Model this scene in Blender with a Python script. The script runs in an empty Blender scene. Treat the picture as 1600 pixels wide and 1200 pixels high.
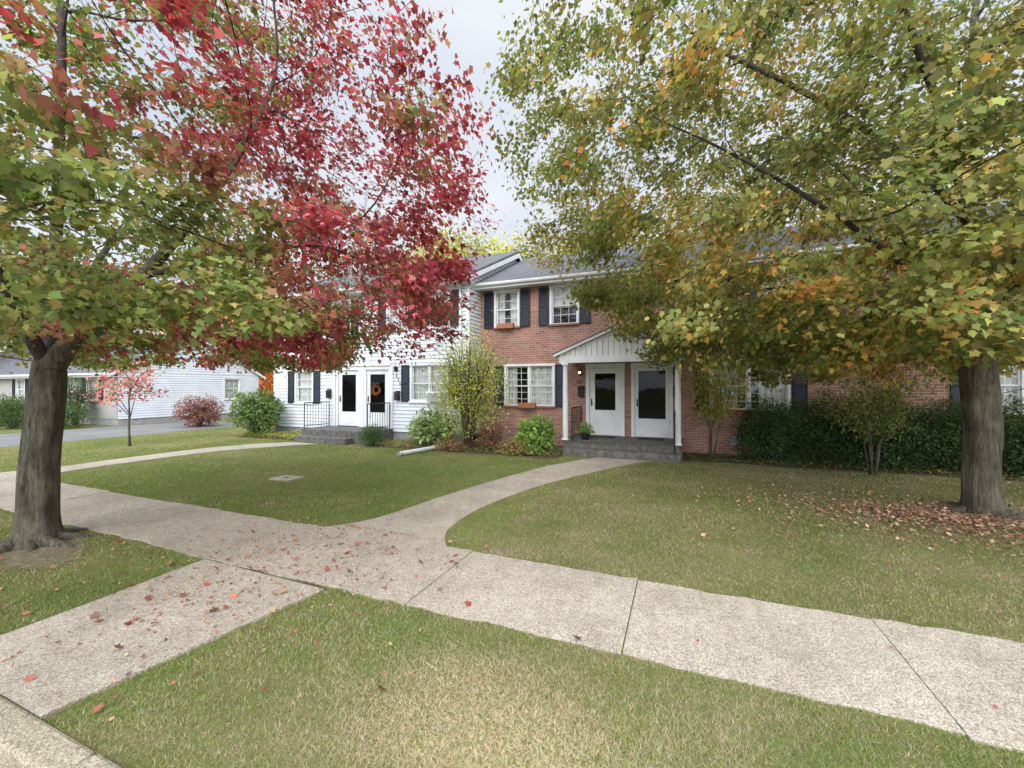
import bpy, math, random
import numpy as np
from mathutils import Vector, Matrix, noise
rng=np.random.default_rng(11); random.seed(11)
scene=bpy.context.scene
COL=scene.collection
R=math.radians
YAW=22.0; cy,sy=math.cos(R(YAW)),math.sin(R(YAW))
# ---------------------------------------------------------------- materials
def newmat(name):
    m=bpy.data.materials.new(name); m.use_nodes=True
    nt=m.node_tree; b=nt.nodes['Principled BSDF']; return m,nt,b
def N(nt,t,**k):
    n=nt.nodes.new(t)
    for a,v in k.items(): setattr(n,a,v)
    return n
def ramp(nt,fac,stops):
    r=N(nt,'ShaderNodeValToRGB'); e=r.color_ramp.elements
    while len(e)<len(stops): e.new(0.5)
    for i,(p,c) in enumerate(stops):
        e[i].position=p; e[i].color=(c[0],c[1],c[2],1)
    nt.links.new(fac,r.inputs[0]); return r.outputs[0]
def tex(nt,scale,detail=4,rough=.6,vec=None,kind='noise',mapscale=None):
    tc=N(nt,'ShaderNodeNewGeometry')
    src=tc.outputs['Position']
    if mapscale:
        mp=N(nt,'ShaderNodeMapping'); mp.inputs['Scale'].default_value=mapscale
        nt.links.new(src,mp.inputs[0]); src=mp.outputs[0]
    if kind=='noise':
        n=N(nt,'ShaderNodeTexNoise'); n.inputs['Detail'].default_value=detail; n.inputs['Roughness'].default_value=rough
    else:
        n=N(nt,'ShaderNodeTexVoronoi')
    n.inputs['Scale'].default_value=scale
    nt.links.new(src,n.inputs['Vector']); return n
def mixc(nt,a,b,fac,mode='MIX'):
    m=N(nt,'ShaderNodeMix',data_type='RGBA',blend_type=mode)
    for s,v in ((0,fac),(6,a),(7,b)):
        if hasattr(v,'is_output') or isinstance(v,bpy.types.NodeSocket): nt.links.new(v,m.inputs[s])
        elif s==0: m.inputs[0].default_value=v
        else: m.inputs[s].default_value=(v[0],v[1],v[2],1)
    return m.outputs[2]
def bump(nt,b,h,strength=.4,dist=.01):
    bp=N(nt,'ShaderNodeBump'); bp.inputs['Strength'].default_value=strength; bp.inputs['Distance'].default_value=dist
    nt.links.new(h,bp.inputs['Height']); nt.links.new(bp.outputs[0],b.inputs['Normal'])
def plain(name,c1,c2=None,rough=.6,scale=6,bs=.15,bscale=60,spec=.4,metal=0):
    m,nt,b=newmat(name)
    if c2 is None: c2=tuple(x*.8 for x in c1)
    n=tex(nt,scale,6,.65)
    nt.links.new(ramp(nt,n.outputs[0],[(.35,c2),(.65,c1)]),b.inputs['Base Color'])
    b.inputs['Roughness'].default_value=rough; b.inputs['Specular IOR Level'].default_value=spec; b.inputs['Metallic'].default_value=metal
    n2=tex(nt,bscale,3); bump(nt,b,n2.outputs[0],bs,.004)
    return m
M={}
M['white']=plain('white_paint',(.76,.77,.78),(.64,.65,.67),.5,3)
M['siding']=plain('white_siding',(.70,.73,.78),(.60,.63,.69),.55,1.5)
M['navy']=plain('navy_shutter_paint',(.016,.02,.036),(.009,.011,.02),.5,8)
M['iron']=plain('black_iron',(.015,.015,.017),(.008,.008,.01),.45,20)
M['terracotta']=plain('terracotta',(.42,.17,.09),(.3,.11,.06),.8,20)
M['stonestep']=plain('step_stone',(.17,.16,.145),(.07,.068,.06),.85,9,.4,90)
M['greytrim']=plain('foundation',(.36,.36,.36),(.26,.26,.26),.85,5)
M['beige']=plain('beige_wall',(.40,.39,.38),(.33,.32,.31),.8,5)
M['curtain']=plain('curtain_cloth',(.82,.82,.78),(.6,.6,.57),.9,8)
M['mat']=plain('door_mat',(.05,.045,.04),(.025,.02,.02),.95,30)
M['orange']=plain('orange_ribbon',(.62,.15,.02),(.35,.07,.01),.6,30)
M['soil']=plain('mulch_soil',(.14,.10,.07),(.045,.033,.023),.95,25,.9,60)
M['earth']=plain('bare_earth',(.25,.20,.14),(.12,.10,.065),.98,14,.9,50,.1)
M['sill']=plain('brick_sill',(.30,.14,.10),(.2,.085,.065),.85,30)
M['dark']=plain('unlit_dark',(.02,.02,.022),(.012,.012,.014),.9,3)  # near-black paint in place of unlit depth behind glass and in the pipe
M['metal']=plain('grey_metal',(.35,.36,.37),(.25,.26,.27),.5,9)
def glassmat(name,lo,hi,tint):
    m,nt,b=newmat(name); M[name]=m
    nt.nodes.remove(b); out=nt.nodes['Material Output']
    g=N(nt,'ShaderNodeBsdfGlossy'); g.inputs['Roughness'].default_value=.03; g.inputs['Color'].default_value=(.9,.93,.97,1)
    t=N(nt,'ShaderNodeBsdfTransparent'); t.inputs['Color'].default_value=tint
    lw=N(nt,'ShaderNodeLayerWeight'); lw.inputs[0].default_value=.3
    mr=N(nt,'ShaderNodeMapRange'); mr.inputs[3].default_value=lo; mr.inputs[4].default_value=hi
    nt.links.new(lw.outputs['Fresnel'],mr.inputs[0])
    ms=N(nt,'ShaderNodeMixShader'); nt.links.new(mr.outputs[0],ms.inputs[0]); nt.links.new(t.outputs[0],ms.inputs[1]); nt.links.new(g.outputs[0],ms.inputs[2]); nt.links.new(ms.outputs[0],out.inputs[0])
    nz=tex(nt,2.0,2); bp=N(nt,'ShaderNodeBump'); bp.inputs['Strength'].default_value=.15; bp.inputs['Distance'].default_value=.02
    nt.links.new(nz.outputs[0],bp.inputs['Height']); nt.links.new(bp.outputs[0],g.inputs['Normal'])
glassmat('glass',.05,.45,(.88,.90,.91,1)); glassmat('door_glass',.01,.2,(.22,.23,.24,1))
# brick
m,nt,b=newmat('red_brick'); M['brick']=m
geo=N(nt,'ShaderNodeNewGeometry'); sp=N(nt,'ShaderNodeSeparateXYZ'); nt.links.new(geo.outputs['Position'],sp.inputs[0])
ad=N(nt,'ShaderNodeMath',operation='ADD'); nt.links.new(sp.outputs[0],ad.inputs[0]); nt.links.new(sp.outputs[1],ad.inputs[1])
cb=N(nt,'ShaderNodeCombineXYZ'); nt.links.new(ad.outputs[0],cb.inputs[0]); nt.links.new(sp.outputs[2],cb.inputs[1])
bt=N(nt,'ShaderNodeTexBrick'); nt.links.new(cb.outputs[0],bt.inputs['Vector'])
for k,v in (('Scale',1),('Brick Width',.215),('Row Height',.072),('Mortar Size',.0065),('Mortar Smooth',.3),('Bias',-.1)): bt.inputs[k].default_value=v
bt.inputs['Color1'].default_value=(.385,.19,.14,1); bt.inputs['Color2'].default_value=(.24,.11,.082,1); bt.inputs['Mortar'].default_value=(.47,.41,.36,1)
nn=tex(nt,1.2,5); big=ramp(nt,nn.outputs[0],[(.3,(.80,.79,.79)),(.7,(1.15,1.12,1.1))])
nt.links.new(mixc(nt,bt.outputs[0],big,1.0,'MULTIPLY'),b.inputs['Base Color']); b.inputs['Roughness'].default_value=.85
inv=N(nt,'ShaderNodeMath',operation='SUBTRACT'); inv.inputs[0].default_value=1; nt.links.new(bt.outputs['Fac'],inv.inputs[1]); bump(nt,b,inv.outputs[0],.7,.008)
# shingles
m,nt,b=newmat('asphalt_shingles'); M['shingle']=m
geo=N(nt,'ShaderNodeNewGeometry')
bt=N(nt,'ShaderNodeTexBrick'); nt.links.new(geo.outputs['Position'],bt.inputs['Vector'])
for k,v in (('Scale',1),('Brick Width',.3),('Row Height',.13),('Mortar Size',.006)): bt.inputs[k].default_value=v
bt.inputs['Color1'].default_value=(.13,.13,.14,1); bt.inputs['Color2'].default_value=(.085,.087,.094,1); bt.inputs['Mortar'].default_value=(.045,.045,.05,1)
nn=tex(nt,90,2); nt.links.new(mixc(nt,bt.outputs[0],ramp(nt,nn.outputs[0],[(.3,(.7,.7,.7)),(.7,(1.3,1.3,1.3))]),1,'MULTIPLY'),b.inputs['Base Color']); b.inputs['Roughness'].default_value=.9
def agg(name,base,dark,lite):
    m,nt,b=newmat(name)
    v=tex(nt,115,kind='v'); big=tex(nt,1.1,7,.68); mid=tex(nt,9,5,.65)
    c=ramp(nt,v.outputs['Color'],[(.1,dark),(.45,base),(.9,lite)])
    edge=ramp(nt,v.outputs['Distance'],[(.25,(1.04,1.04,1.04)),(.75,(.64,.62,.59))])
    c=mixc(nt,c,edge,1,'MULTIPLY')
    c=mixc(nt,c,ramp(nt,big.outputs[0],[(.32,(.78,.76,.73)),(.6,(1.06,1.05,1.03))]),1,'MULTIPLY')
    c=mixc(nt,c,ramp(nt,mid.outputs[0],[(.3,(.86,.85,.83)),(.58,(1.04,1.04,1.04))]),1,'MULTIPLY')
    nt.links.new(c,b.inputs['Base Color']); b.inputs['Roughness'].default_value=.9; b.inputs['Specular IOR Level'].default_value=.2
    bump(nt,b,v.outputs['Distance'],.5,.004)
    return m
M['agg']=agg('aggregate_concrete',(.46,.41,.345),(.27,.23,.185),(.62,.565,.49))
M['kerb']=agg('kerb_concrete',(.42,.375,.28),(.24,.205,.15),(.52,.48,.38))
m,nt,b=newmat('asphalt'); M['asphalt']=m
v=tex(nt,70,kind='v'); big=tex(nt,.8,6)
c=mixc(nt,ramp(nt,v.outputs['Color'],[(.1,(.09,.09,.088)),(.9,(.21,.21,.205))]),ramp(nt,big.outputs[0],[(.3,(.8,.8,.8)),(.7,(1.3,1.3,1.3))]),1,'MULTIPLY')
nt.links.new(c,b.inputs['Base Color']); b.inputs['Roughness'].default_value=.9
m,nt,b=newmat('lawn_ground'); M['ground']=m
a1=tex(nt,.55,5,.6); a2=tex(nt,45,4,.7)
c=ramp(nt,a1.outputs[0],[(.35,(.13,.155,.048)),(.5,(.185,.18,.075)),(.68,(.27,.23,.13))])
c=mixc(nt,c,ramp(nt,a2.outputs[0],[(.3,(.5,.5,.45)),(.7,(1.25,1.25,1.2))]),1,'MULTIPLY')
nt.links.new(c,b.inputs['Base Color']); b.inputs['Roughness'].default_value=1; b.inputs['Specular IOR Level'].default_value=.05; bump(nt,b,a2.outputs[0],.8,.02)
# bark
m,nt,b=newmat('maple_bark'); M['bark']=m
n1=tex(nt,26,8,.75,mapscale=(1,1,.16)); n2=tex(nt,3.5,6)
c=ramp(nt,n1.outputs[0],[(.36,(.04,.032,.025)),(.46,(.12,.10,.08)),(.6,(.20,.175,.14)),(.74,(.32,.29,.24))])
c=mixc(nt,c,ramp(nt,n2.outputs[0],[(.38,(.62,.64,.57)),(.7,(1.15,1.2,1.08))]),1,'MULTIPLY')
nt.links.new(c,b.inputs['Base Color']); b.inputs['Roughness'].default_value=.95; bump(nt,b,n1.outputs[0],1,.05)
m,nt,b=newmat('dark_twig_bark'); M['twig']=m
n1=tex(nt,20,5,.7); nt.links.new(ramp(nt,n1.outputs[0],[(.35,(.022,.017,.015)),(.65,(.07,.055,.045))]),b.inputs['Base Color']); b.inputs['Roughness'].default_value=.9
def leafmat(name,trans=.35,rough=.5,spec=.3):
    m,nt,b=newmat(name)
    at=N(nt,'ShaderNodeAttribute'); at.attribute_name='tint'
    nt.links.new(at.outputs['Color'],b.inputs['Base Color']); b.inputs['Roughness'].default_value=rough; b.inputs['Specular IOR Level'].default_value=spec
    tr=N(nt,'ShaderNodeBsdfTranslucent')
    g=N(nt,'ShaderNodeMix',data_type='RGBA',blend_type='MULTIPLY'); g.inputs[0].default_value=1
    nt.links.new(at.outputs['Color'],g.inputs[6]); g.inputs[7].default_value=(1.6,1.5,1.1,1)
    nt.links.new(g.outputs[2],tr.inputs[0])
    ms=N(nt,'ShaderNodeMixShader'); ms.inputs[0].default_value=trans
    nt.links.new(b.outputs[0],ms.inputs[1]); nt.links.new(tr.outputs[0],ms.inputs[2]); nt.links.new(ms.outputs[0],nt.nodes['Material Output'].inputs[0])
    return m
M['leaf']=leafmat('leaf_tissue',.4,.6,.2); M['grass']=leafmat('grass_blade',.25,.7,.15); M['dry']=leafmat('dry_leaf',.1,.8,.1)
# ---------------------------------------------------------------- builders
WB={}
def thing(name,loc,label,cat,group=None):
    e=bpy.data.objects.new(name,None); e.location=loc; e.empty_display_size=.2; COL.objects.link(e)
    e['label']=label; e['category']=cat
    if group: e['group']=group
    WB[e.name]=Vector(loc); return e
def attach(o,parent):
    COL.objects.link(o)
    if parent is not None:
        o.parent=parent; WB[o.name]=WB[parent.name]
class MB:
    def __init__(s,T=None): s.v=[];s.f=[];s.m=[];s.T=T or Matrix.Identity(4)
    def add(s,vs,fs,m=0):
        o=len(s.v); s.v+= [s.T@Vector(p) for p in vs]; s.f+=[[i+o for i in f] for f in fs]; s.m+=[m]*len(fs)
    def box(s,x0,x1,y0,y1,z0,z1,m=0):
        if x0>x1:x0,x1=x1,x0
        s.add([(x0,y0,z0),(x1,y0,z0),(x1,y1,z0),(x0,y1,z0),(x0,y0,z1),(x1,y0,z1),(x1,y1,z1),(x0,y1,z1)],
              [(0,3,2,1),(4,5,6,7),(0,1,5,4),(1,2,6,5),(2,3,7,6),(3,0,4,7)],m)
    def prism(s,poly,x0,x1,m=0,axis='x'):
        n=len(poly)
        if axis=='x': vs=[(x0,a,b) for a,b in poly]+[(x1,a,b) for a,b in poly]
        elif axis=='y': vs=[(a,x0,b) for a,b in poly]+[(a,x1,b) for a,b in poly]
        else: vs=[(a,b,x0) for a,b in poly]+[(a,b,x1) for a,b in poly]
        fs=[tuple(range(n))[::-1],tuple(range(n,2*n))]+[(i,(i+1)%n,(i+1)%n+n,i+n) for i in range(n)]
        s.add(vs,fs,m)
    def tube(s,pts,rad,n=8,m=0,cap=True,wob=0):
        pts=[Vector(p) for p in pts]; vs=[]
        prev=None
        for i,p in enumerate(pts):
            d=(pts[min(i+1,len(pts)-1)]-pts[max(i-1,0)]).normalized()
            if prev is None:
                a=d.orthogonal().normalized()
            else:
                a=(prev-d*prev.dot(d)).normalized()
            prev=a; b=d.cross(a); r=rad[i] if hasattr(rad,'__len__') else rad
            for k in range(n):
                t=2*math.pi*k/n; rr=r*(1+wob*noise.noise(Vector((math.cos(t)*1.5,math.sin(t)*1.5,p.z*.9)))+wob*.35*noise.noise(Vector((math.cos(t)*6,math.sin(t)*6,p.z*1.5)))) if wob else r
                vs.append(p+a*(math.cos(t)*rr)+b*(math.sin(t)*rr))
        fs=[]
        for i in range(len(pts)-1):
            for k in range(n):
                k2=(k+1)%n; fs.append((i*n+k,i*n+k2,(i+1)*n+k2,(i+1)*n+k))
        if cap: fs.append(tuple(range(n))[::-1]); fs.append(tuple(range((len(pts)-1)*n,len(pts)*n)))
        s.add(vs,fs,m)
    def sphere(s,c,r,n=12,m=0,sc=(1,1,1)):
        vs=[];fs=[]; h=n//2
        for i in range(h+1):
            ph=math.pi*i/h
            for k in range(n):
                t=2*math.pi*k/n; vs.append((c[0]+r*sc[0]*math.sin(ph)*math.cos(t),c[1]+r*sc[1]*math.sin(ph)*math.sin(t),c[2]+r*sc[2]*math.cos(ph)))
        for i in range(h):
            for k in range(n):
                fs.append((i*n+k,(i+1)*n+k,(i+1)*n+(k+1)%n,i*n+(k+1)%n))
        s.add(vs,fs,m)
    def build(s,name,mats,parent=None,smooth=False,bevel=0,**props):
        me=bpy.data.meshes.new(name); base=WB[parent.name] if parent is not None else Vector((0,0,0))
        me.from_pydata([tuple(p-base) for p in s.v],[],s.f); 
        for mm in (mats if isinstance(mats,(list,tuple)) else [mats]): me.materials.append(M[mm])
        me.polygons.foreach_set('material_index',s.m); 
        if smooth: me.polygons.foreach_set('use_smooth',[True]*len(s.f))
        me.update(); o=bpy.data.objects.new(name,me); attach(o,parent)
        if bevel:
            bv=o.modifiers.new('bevel','BEVEL'); bv.width=bevel; bv.segments=2; bv.limit_method='ANGLE'
        for k,v in props.items(): o[k]=v
        if parent is None: WB[o.name]=Vector((0,0,0))
        return o
def polymesh(name,V,nper,C,mat,parent=None,**props):
    n=V.shape[0]; base=np.array(WB[parent.name]) if parent is not None else np.zeros(3)
    V=(V-base).reshape(-1,3).astype(np.float32); me=bpy.data.meshes.new(name)
    me.vertices.add(n*nper); me.vertices.foreach_set('co',V.ravel())
    me.loops.add(n*nper); me.loops.foreach_set('vertex_index',np.arange(n*nper,dtype=np.int32))
    me.polygons.add(n); me.polygons.foreach_set('loop_start',(np.arange(n)*nper).astype(np.int32))
    me.update(calc_edges=True)
    at=me.color_attributes.new('tint','FLOAT_COLOR','POINT')
    c=np.ones((n,nper,4),dtype=np.float32); c[:,:,:3]=np.clip(C,0,1)[:,None,:]; at.data.foreach_set('color',c.ravel())
    me.materials.append(M[mat]); o=bpy.data.objects.new(name,me); attach(o,parent)
    for k,v in props.items(): o[k]=v
    return o
MAPLE=np.array([(0,0),(.34,.02),(.27,.27),(.50,.56),(.25,.66),(0,1.02),(-.25,.66),(-.50,.56),(-.27,.27),(-.34,.02)])
OVAL=np.array([(0,0),(.24,.3),(.22,.65),(0,1),(-.22,.65),(-.24,.3)])
DIAM=np.array([(0,0),(.3,.45),(0,1),(-.3,.45)])
def unit(a): return a/np.maximum(np.linalg.norm(a,axis=1,keepdims=True),1e-6)
def leaves(name,P,T,Nn,S,C,tpl,mat,parent=None,fold=.25,curl=.15,**props):
    T=unit(T); Nn=unit(Nn-T*np.sum(T*Nn,1,keepdims=True)); B=np.cross(T,Nn); n=len(P)
    fo=(fold*rng.uniform(.2,2.0,n))[:,None,None]; cu=(curl*rng.uniform(-.6,2.6,n))[:,None,None]
    u=tpl[:,0][None,:,None]; v=tpl[:,1][None,:,None]; s=S[:,None,None]
    V=P[:,None,:]+s*(u*B[:,None,:]+v*T[:,None,:]+(np.abs(u)*fo-v*v*cu)*Nn[:,None,:])
    return polymesh(name,V,len(tpl),C,mat,parent,**props)
def vnoise(x,y,f,seed=0):
    r=np.random.default_rng(seed); o=np.zeros_like(x)
    for i in range(9):
        a=r.uniform(0,2*np.pi); ff=f*r.uniform(.5,2.2); o+=np.sin(x*ff*np.cos(a)+y*ff*np.sin(a)+r.uniform(0,6.28)+1.3*np.sin(y*ff*.7+i))
    return o/9*1.6
def palette(n,cols,wts,var=.2):
    cols=np.array(cols); idx=rng.choice(len(cols),n,p=np.array(wts)/sum(wts)); c=cols[idx]
    return c*(1+rng.normal(0,var,(n,1)))*(1+rng.normal(0,.08,(n,3)))
# ---------------------------------------------------------------- ground / road / paths
b=MB(); b.add([(-400,-400,-.14),(400,-400,-.14),(400,1.02,-.14),(-400,1.02,-.14),(400,1.03,0),(-400,1.03,0),(400,500,0),(-400,500,0)],[(0,1,2,3),(3,2,4,5),(5,4,6,7)])
b.build('ground','ground',kind='structure')
b=MB(); b.add([(-200,-9,-.132),(200,-9,-.132),(200,1.0,-.132),(-200,1.0,-.132)],[(0,1,2,3)]); b.build('road','asphalt',kind='structure')
b=MB()
x=-60.3
while x<20:
    L=2.4; b.box(x,x+L-.014,1.0,1.165,-.14,.04+random.uniform(-.006,.006)); x+=L
b.build('kerb','kerb',bevel=.022,kind='structure')
b=MB()
joints=[]; j=-.38
while j<30: joints.append(j); j+=1.78
j=-.38-1.78
while j>-60: joints.append(j); j-=1.78
joints.sort()
for a,c in zip(joints[:-1],joints[1:]):
    dz=random.uniform(-.005,.005); wl=.0012 if a>.5 else .0045; wr=.0012 if c>.5 else .0045; y0=2.95+random.uniform(-.02,.02); y1=4.15+random.uniform(-.02,.02)
    n=12
    if a>.5: dz=.001
    bot=[(a+wl+(c-a-wl-wr)*i/n, y0+random.uniform(-.022,.022)) for i in range(n+1)]; top=[(c-wr-(c-a-wl-wr)*i/n, y1+random.uniform(-.022,.022)) for i in range(n+1)]
    b.prism(bot+top,-.05,.018+dz,axis='z')
b.build('pavement','agg',bevel=.003,kind='structure')
def strip(name,Ls,Rs,mat,joint=1.3,z=.014):
    def dens(P):
        out=[]; 
        for i in range(len(P)-1):
            for k in range(8):
                t=k/8; p0=P[max(i-1,0)];p1=P[i];p2=P[i+1];p3=P[min(i+2,len(P)-1)]
                q=[.5*((2*p1[j])+(-p0[j]+p2[j])*t+(2*p0[j]-5*p1[j]+4*p2[j]-p3[j])*t*t+(-p0[j]+3*p1[j]-3*p2[j]+p3[j])*t**3) for j in (0,1)]
                out.append(q)
        out.append(list(P[-1])); return out
    A=dens(Ls);B=dens(Rs); b=MB(); acc=0; start=0
    for i in range(1,len(A)):
        acc+=math.dist(A[i],A[i-1])*.5+math.dist(B[i],B[i-1])*.5
        if acc>joint or i==len(A)-1:
            la=A[start:i+1]; lb=B[start:i+1]
            def shr(P,g=.003):
                P=[list(p) for p in P]; d=Vector(P[1])-Vector(P[0]); d.normalize(); P[0][0]+=d.x*g;P[0][1]+=d.y*g
                d=Vector(P[-1])-Vector(P[-2]); d.normalize(); P[-1][0]-=d.x*g;P[-1][1]-=d.y*g; return P
            la=shr(la);lb=shr(lb); poly=[tuple(p) for p in lb]+[tuple(p) for p in la[::-1]]
            b.prism(poly,-.05,z+random.uniform(-.003,.003),axis='z'); start=i; acc=0
    o=b.build(name,mat,bevel=.003,kind='structure'); return A,B
strip('apron_path',[(-4.65,1.17),(-4.65,1.8),(-4.7,2.895)],[(-3.3,1.17),(-3.2,1.8),(-3.0,2.875)],'agg',3.9,.020)
EL=[(-4.35,4.17),(-3.98,4.7),(-3.75,5.9),(-3.47,7.25),(-2.92,9.2),(-2.3,10.5),(-2.0,10.94)]
ER=[(-2.5,4.17),(-2.8,4.75),(-2.81,5.87),(-2.4,7.56),(-1.62,9.32),(-1.0,10.5),(-.7,10.94)]
strip('entry_path',EL,ER,'agg')
WL=[(-13.6,4.17),(-13.35,5.2),(-13.35,7.6),(-12.9,9.2),(-12.0,10.2)]
WR=[(-12.2,4.17),(-12.5,5.2),(-12.4,7.6),(-11.9,8.9),(-10.9,10.2)]
strip('entry_path',WL,WR,'agg')
b=MB(); b.box(-24.6,-19.3,1.0,4.0-1.05,-.1,.008); b.box(-24.6,-19.3,4.16,14.5,-.1,.008); b.build('driveway','asphalt',kind='structure')
b=MB()
def wav(x0,x1,yf,yb):
    n=24; pts=[(x0+(x1-x0)*i/n, yf+.12*math.sin(x0+i*.9)+random.uniform(-.04,.04)) for i in range(n+1)]
    b.prism(pts+[(x1,yb),(x0,yb)],-.02,.012,axis='z')
wav(-9.1,-3.0,10.35,12.69); wav(.05,14,11.25,12.69); wav(-15.3,-12.3,10.6,11.88); b.box(-4.72,-3.0,2.86,2.97,-.02,.003)
b.build('soil','soil',kind='structure')
b=MB()
def blob(cx,cy_,rx,ry,z=.004,seed=0,ymax=99,ymin=-99):
    n=40; b.add([(cx+rx*math.cos(t)*(1+.4*noise.noise(Vector((math.cos(t)*2+seed,math.sin(t)*2,seed)))),min(ymax,max(ymin,cy_+ry*math.sin(t)*(1+.4*noise.noise(Vector((math.cos(t)*2,math.sin(t)*2+seed,1)))))),z) for t in np.linspace(0,2*math.pi,n,endpoint=False)],[tuple(range(n))])
blob(-6.75,2.35,.75,.42,seed=2,ymax=2.93,ymin=1.2); blob(3.95,8.0,.9,.6,seed=7)
b.build('bare_earth','earth',kind='structure')
# ---------------------------------------------------------------- lawn
def lawnmask(x,y):
    j=.03*vnoise(x,y,25,3)
    m=(y+j>1.18)&~((y+j>2.95)&(y+j<4.15))
    m&=~((x+j>-4.67)&(x+j<-3.0-.17*(2.95-y))&(y<2.885)); m&=~((x>-4.67)&(x<-3.0)&(y>2.88)&(y<2.96)&(rng.uniform(0,1,len(x))<.6))
    def inside(Ls,Rs):
        l=np.array(Ls);r=np.array(Rs); return (y>4.1)&(y<l[-1,1]+.2)&(x+j>np.interp(y,l[:,1],l[:,0]))&(x+j<np.interp(y,r[:,1],r[:,0]))
    m&=~inside(EL,ER); m&=~inside(WL,WR)
    m&=~((x>-24.6)&(x<-19.3)&(y<14.5))
    e=10.38+.15*np.sin(x*1.7)
    m&=~((x>-9.1)&(x<-2.9)&(y+j>e)); m&=~((x>=-2.95)&(x<0)&(y>10.95)); m&=~((x>=0)&(y+j>11.28+.1*np.sin(x*2)))
    m&=~((x>-15.3)&(x<-9.1)&(y>10.4)); m&=~((x>-47)&(x<-25)&(y>11.4))
    m&=y<24
    return m
NG=1050000
r=np.exp(rng.uniform(np.log(1.5),np.log(28),NG)); th=rng.uniform(R(-66),R(66),NG)+R(90+YAW)
gx=r*np.cos(th); gy=r*np.sin(th); ok=lawnmask(gx,gy)
nb_=.35*vnoise(gx,gy,5,77)
pb=np.exp(-(((gx+6.75)/.85)**2+((gy-2.35)/.45)**2))*1.1+nb_; pr=np.exp(-(((gx-3.8)/1.4)**2+((gy-7.8)/.9)**2))*.6+nb_*.5
ok&=rng.uniform(.2,1.15,NG)>np.maximum(pb,pr)
gx,gy,r=gx[ok],gy[ok],r[ok]; n=len(gx)
dist_c=((gx+1.0)/.8)**2+((gy-2.05)/.45)**2+.5*vnoise(gx,gy,4,13)
worn=np.exp(-np.clip(dist_c,0,9))
az=rng.uniform(0,2*np.pi,n); w=.0014*np.clip(r/2.3,1,6)**.9; h=rng.uniform(.01,.031,n)*(1+.35*vnoise(gx,gy,3,5))*(1-.45*worn); lean=rng.uniform(.2,1.5,n)*h+worn*.02; la=rng.uniform(0,2*np.pi,n)
V=np.zeros((n,3,3)); V[:,0,0]=gx-np.cos(az)*w; V[:,0,1]=gy-np.sin(az)*w; V[:,1,0]=gx+np.cos(az)*w; V[:,1,1]=gy+np.sin(az)*w
V[:,2,0]=gx+np.cos(la)*lean; V[:,2,1]=gy+np.sin(la)*lean; V[:,2,2]=h; V[:,:2,2]=-.002
patch=.5*vnoise(gx,gy,1.1,8)+.5*vnoise(gx,gy,3.3,9)+.4*vnoise(gx,gy,9,10)
rightlawn=(gx>-2.2)&(gy>4.1)
dry=.20+.5*patch+1.1*worn+.34*rightlawn+.12*(gy<2.95)*(gx>-3)-.24*((gx<-3.3)&(gy>4.1))
isd=rng.uniform(0,1,n)<np.clip(dry,.04,.92)
cg=palette(n,[(.165,.25,.055),(.215,.30,.075),(.115,.185,.042),(.26,.31,.11)],[4,3,2,1.2],.15)
cd=palette(n,[(.48,.405,.265),(.39,.325,.20),(.57,.50,.37),(.29,.24,.14)],[3,3,1.6,2],.14)
C=np.where(isd[:,None],cd,cg)*(1+.12*vnoise(gx,gy,1.7,55))[:,None]*np.where(rightlawn,.86,1.0)[:,None]
C=C*(1+.3*worn)[:,None]
polymesh('grass',V,3,C,'grass',kind='stuff')
# ---------------------------------------------------------------- leaf litter
def litter(name,X,Y,Z,S,C):
    n=len(X); P=np.stack([X,Y,Z],1); a=rng.uniform(0,6.28,n); T=np.stack([np.cos(a),np.sin(a),rng.normal(0,.2,n)],1); Nn=np.stack([rng.normal(0,.35,n),rng.normal(0,.35,n),np.ones(n)],1)
    leaves(name,P,T,Nn,S,C,MAPLE,'dry',fold=.35,curl=-.25,kind='stuff')
n0=4300; a=rng.uniform(0,6.28,n0); q=np.abs(rng.normal(0,1,n0)); X=3.4+q*1.6*np.cos(a); Y=7.7+q*.8*np.sin(a)
n2=3000; X2=rng.uniform(-12,8,n2); Y2=rng.uniform(1.3,11,n2); k2=(rng.uniform(0,1,n2)<.13)|((X2>0)&(Y2>4.2)&(rng.uniform(0,1,n2)<.8)); X2=X2[k2];Y2=Y2[k2]
n3=1300; X3=rng.normal(-3.75,.8,n3); Y3=np.clip(rng.normal(3.1,.8,n3),1.3,4.3)
n4=350; X4=rng.uniform(-9,-3,n4); Y4=rng.uniform(9.6,10.8,n4)
n5=260; X5=rng.uniform(-8.2,-4.8,n5); Y5=rng.uniform(1.3,2.9,n5)
X=np.concatenate([X,X2,X3,X4,X5]);Y=np.concatenate([Y,Y2,Y3,Y4,Y5]); nt_=len(X)
C=np.concatenate([palette(n0,[(.34,.20,.13),(.44,.28,.18),(.22,.12,.08),(.5,.36,.25)],[3,3,2.2,1.2],.22),palette(nt_-n0,[(.34,.13,.09),(.28,.07,.065),(.42,.27,.17),(.42,.18,.09),(.2,.1,.07)],[2,2,2.5,1,2],.2)])
onpave=((Y>2.95)&(Y<4.15))|((X>-4.65)&(X<-3.1)&(Y<3))
sm=rng.uniform(.008,.03,nt_); sm=np.where(rng.uniform(0,1,nt_)<.06,.06,sm)
litter('fallen_leaves',X,Y,np.where(onpave,.027,.02)+rng.uniform(0,.01,nt_),np.where(np.arange(nt_)<n0,rng.uniform(.022,.055,nt_),sm),C)
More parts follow.
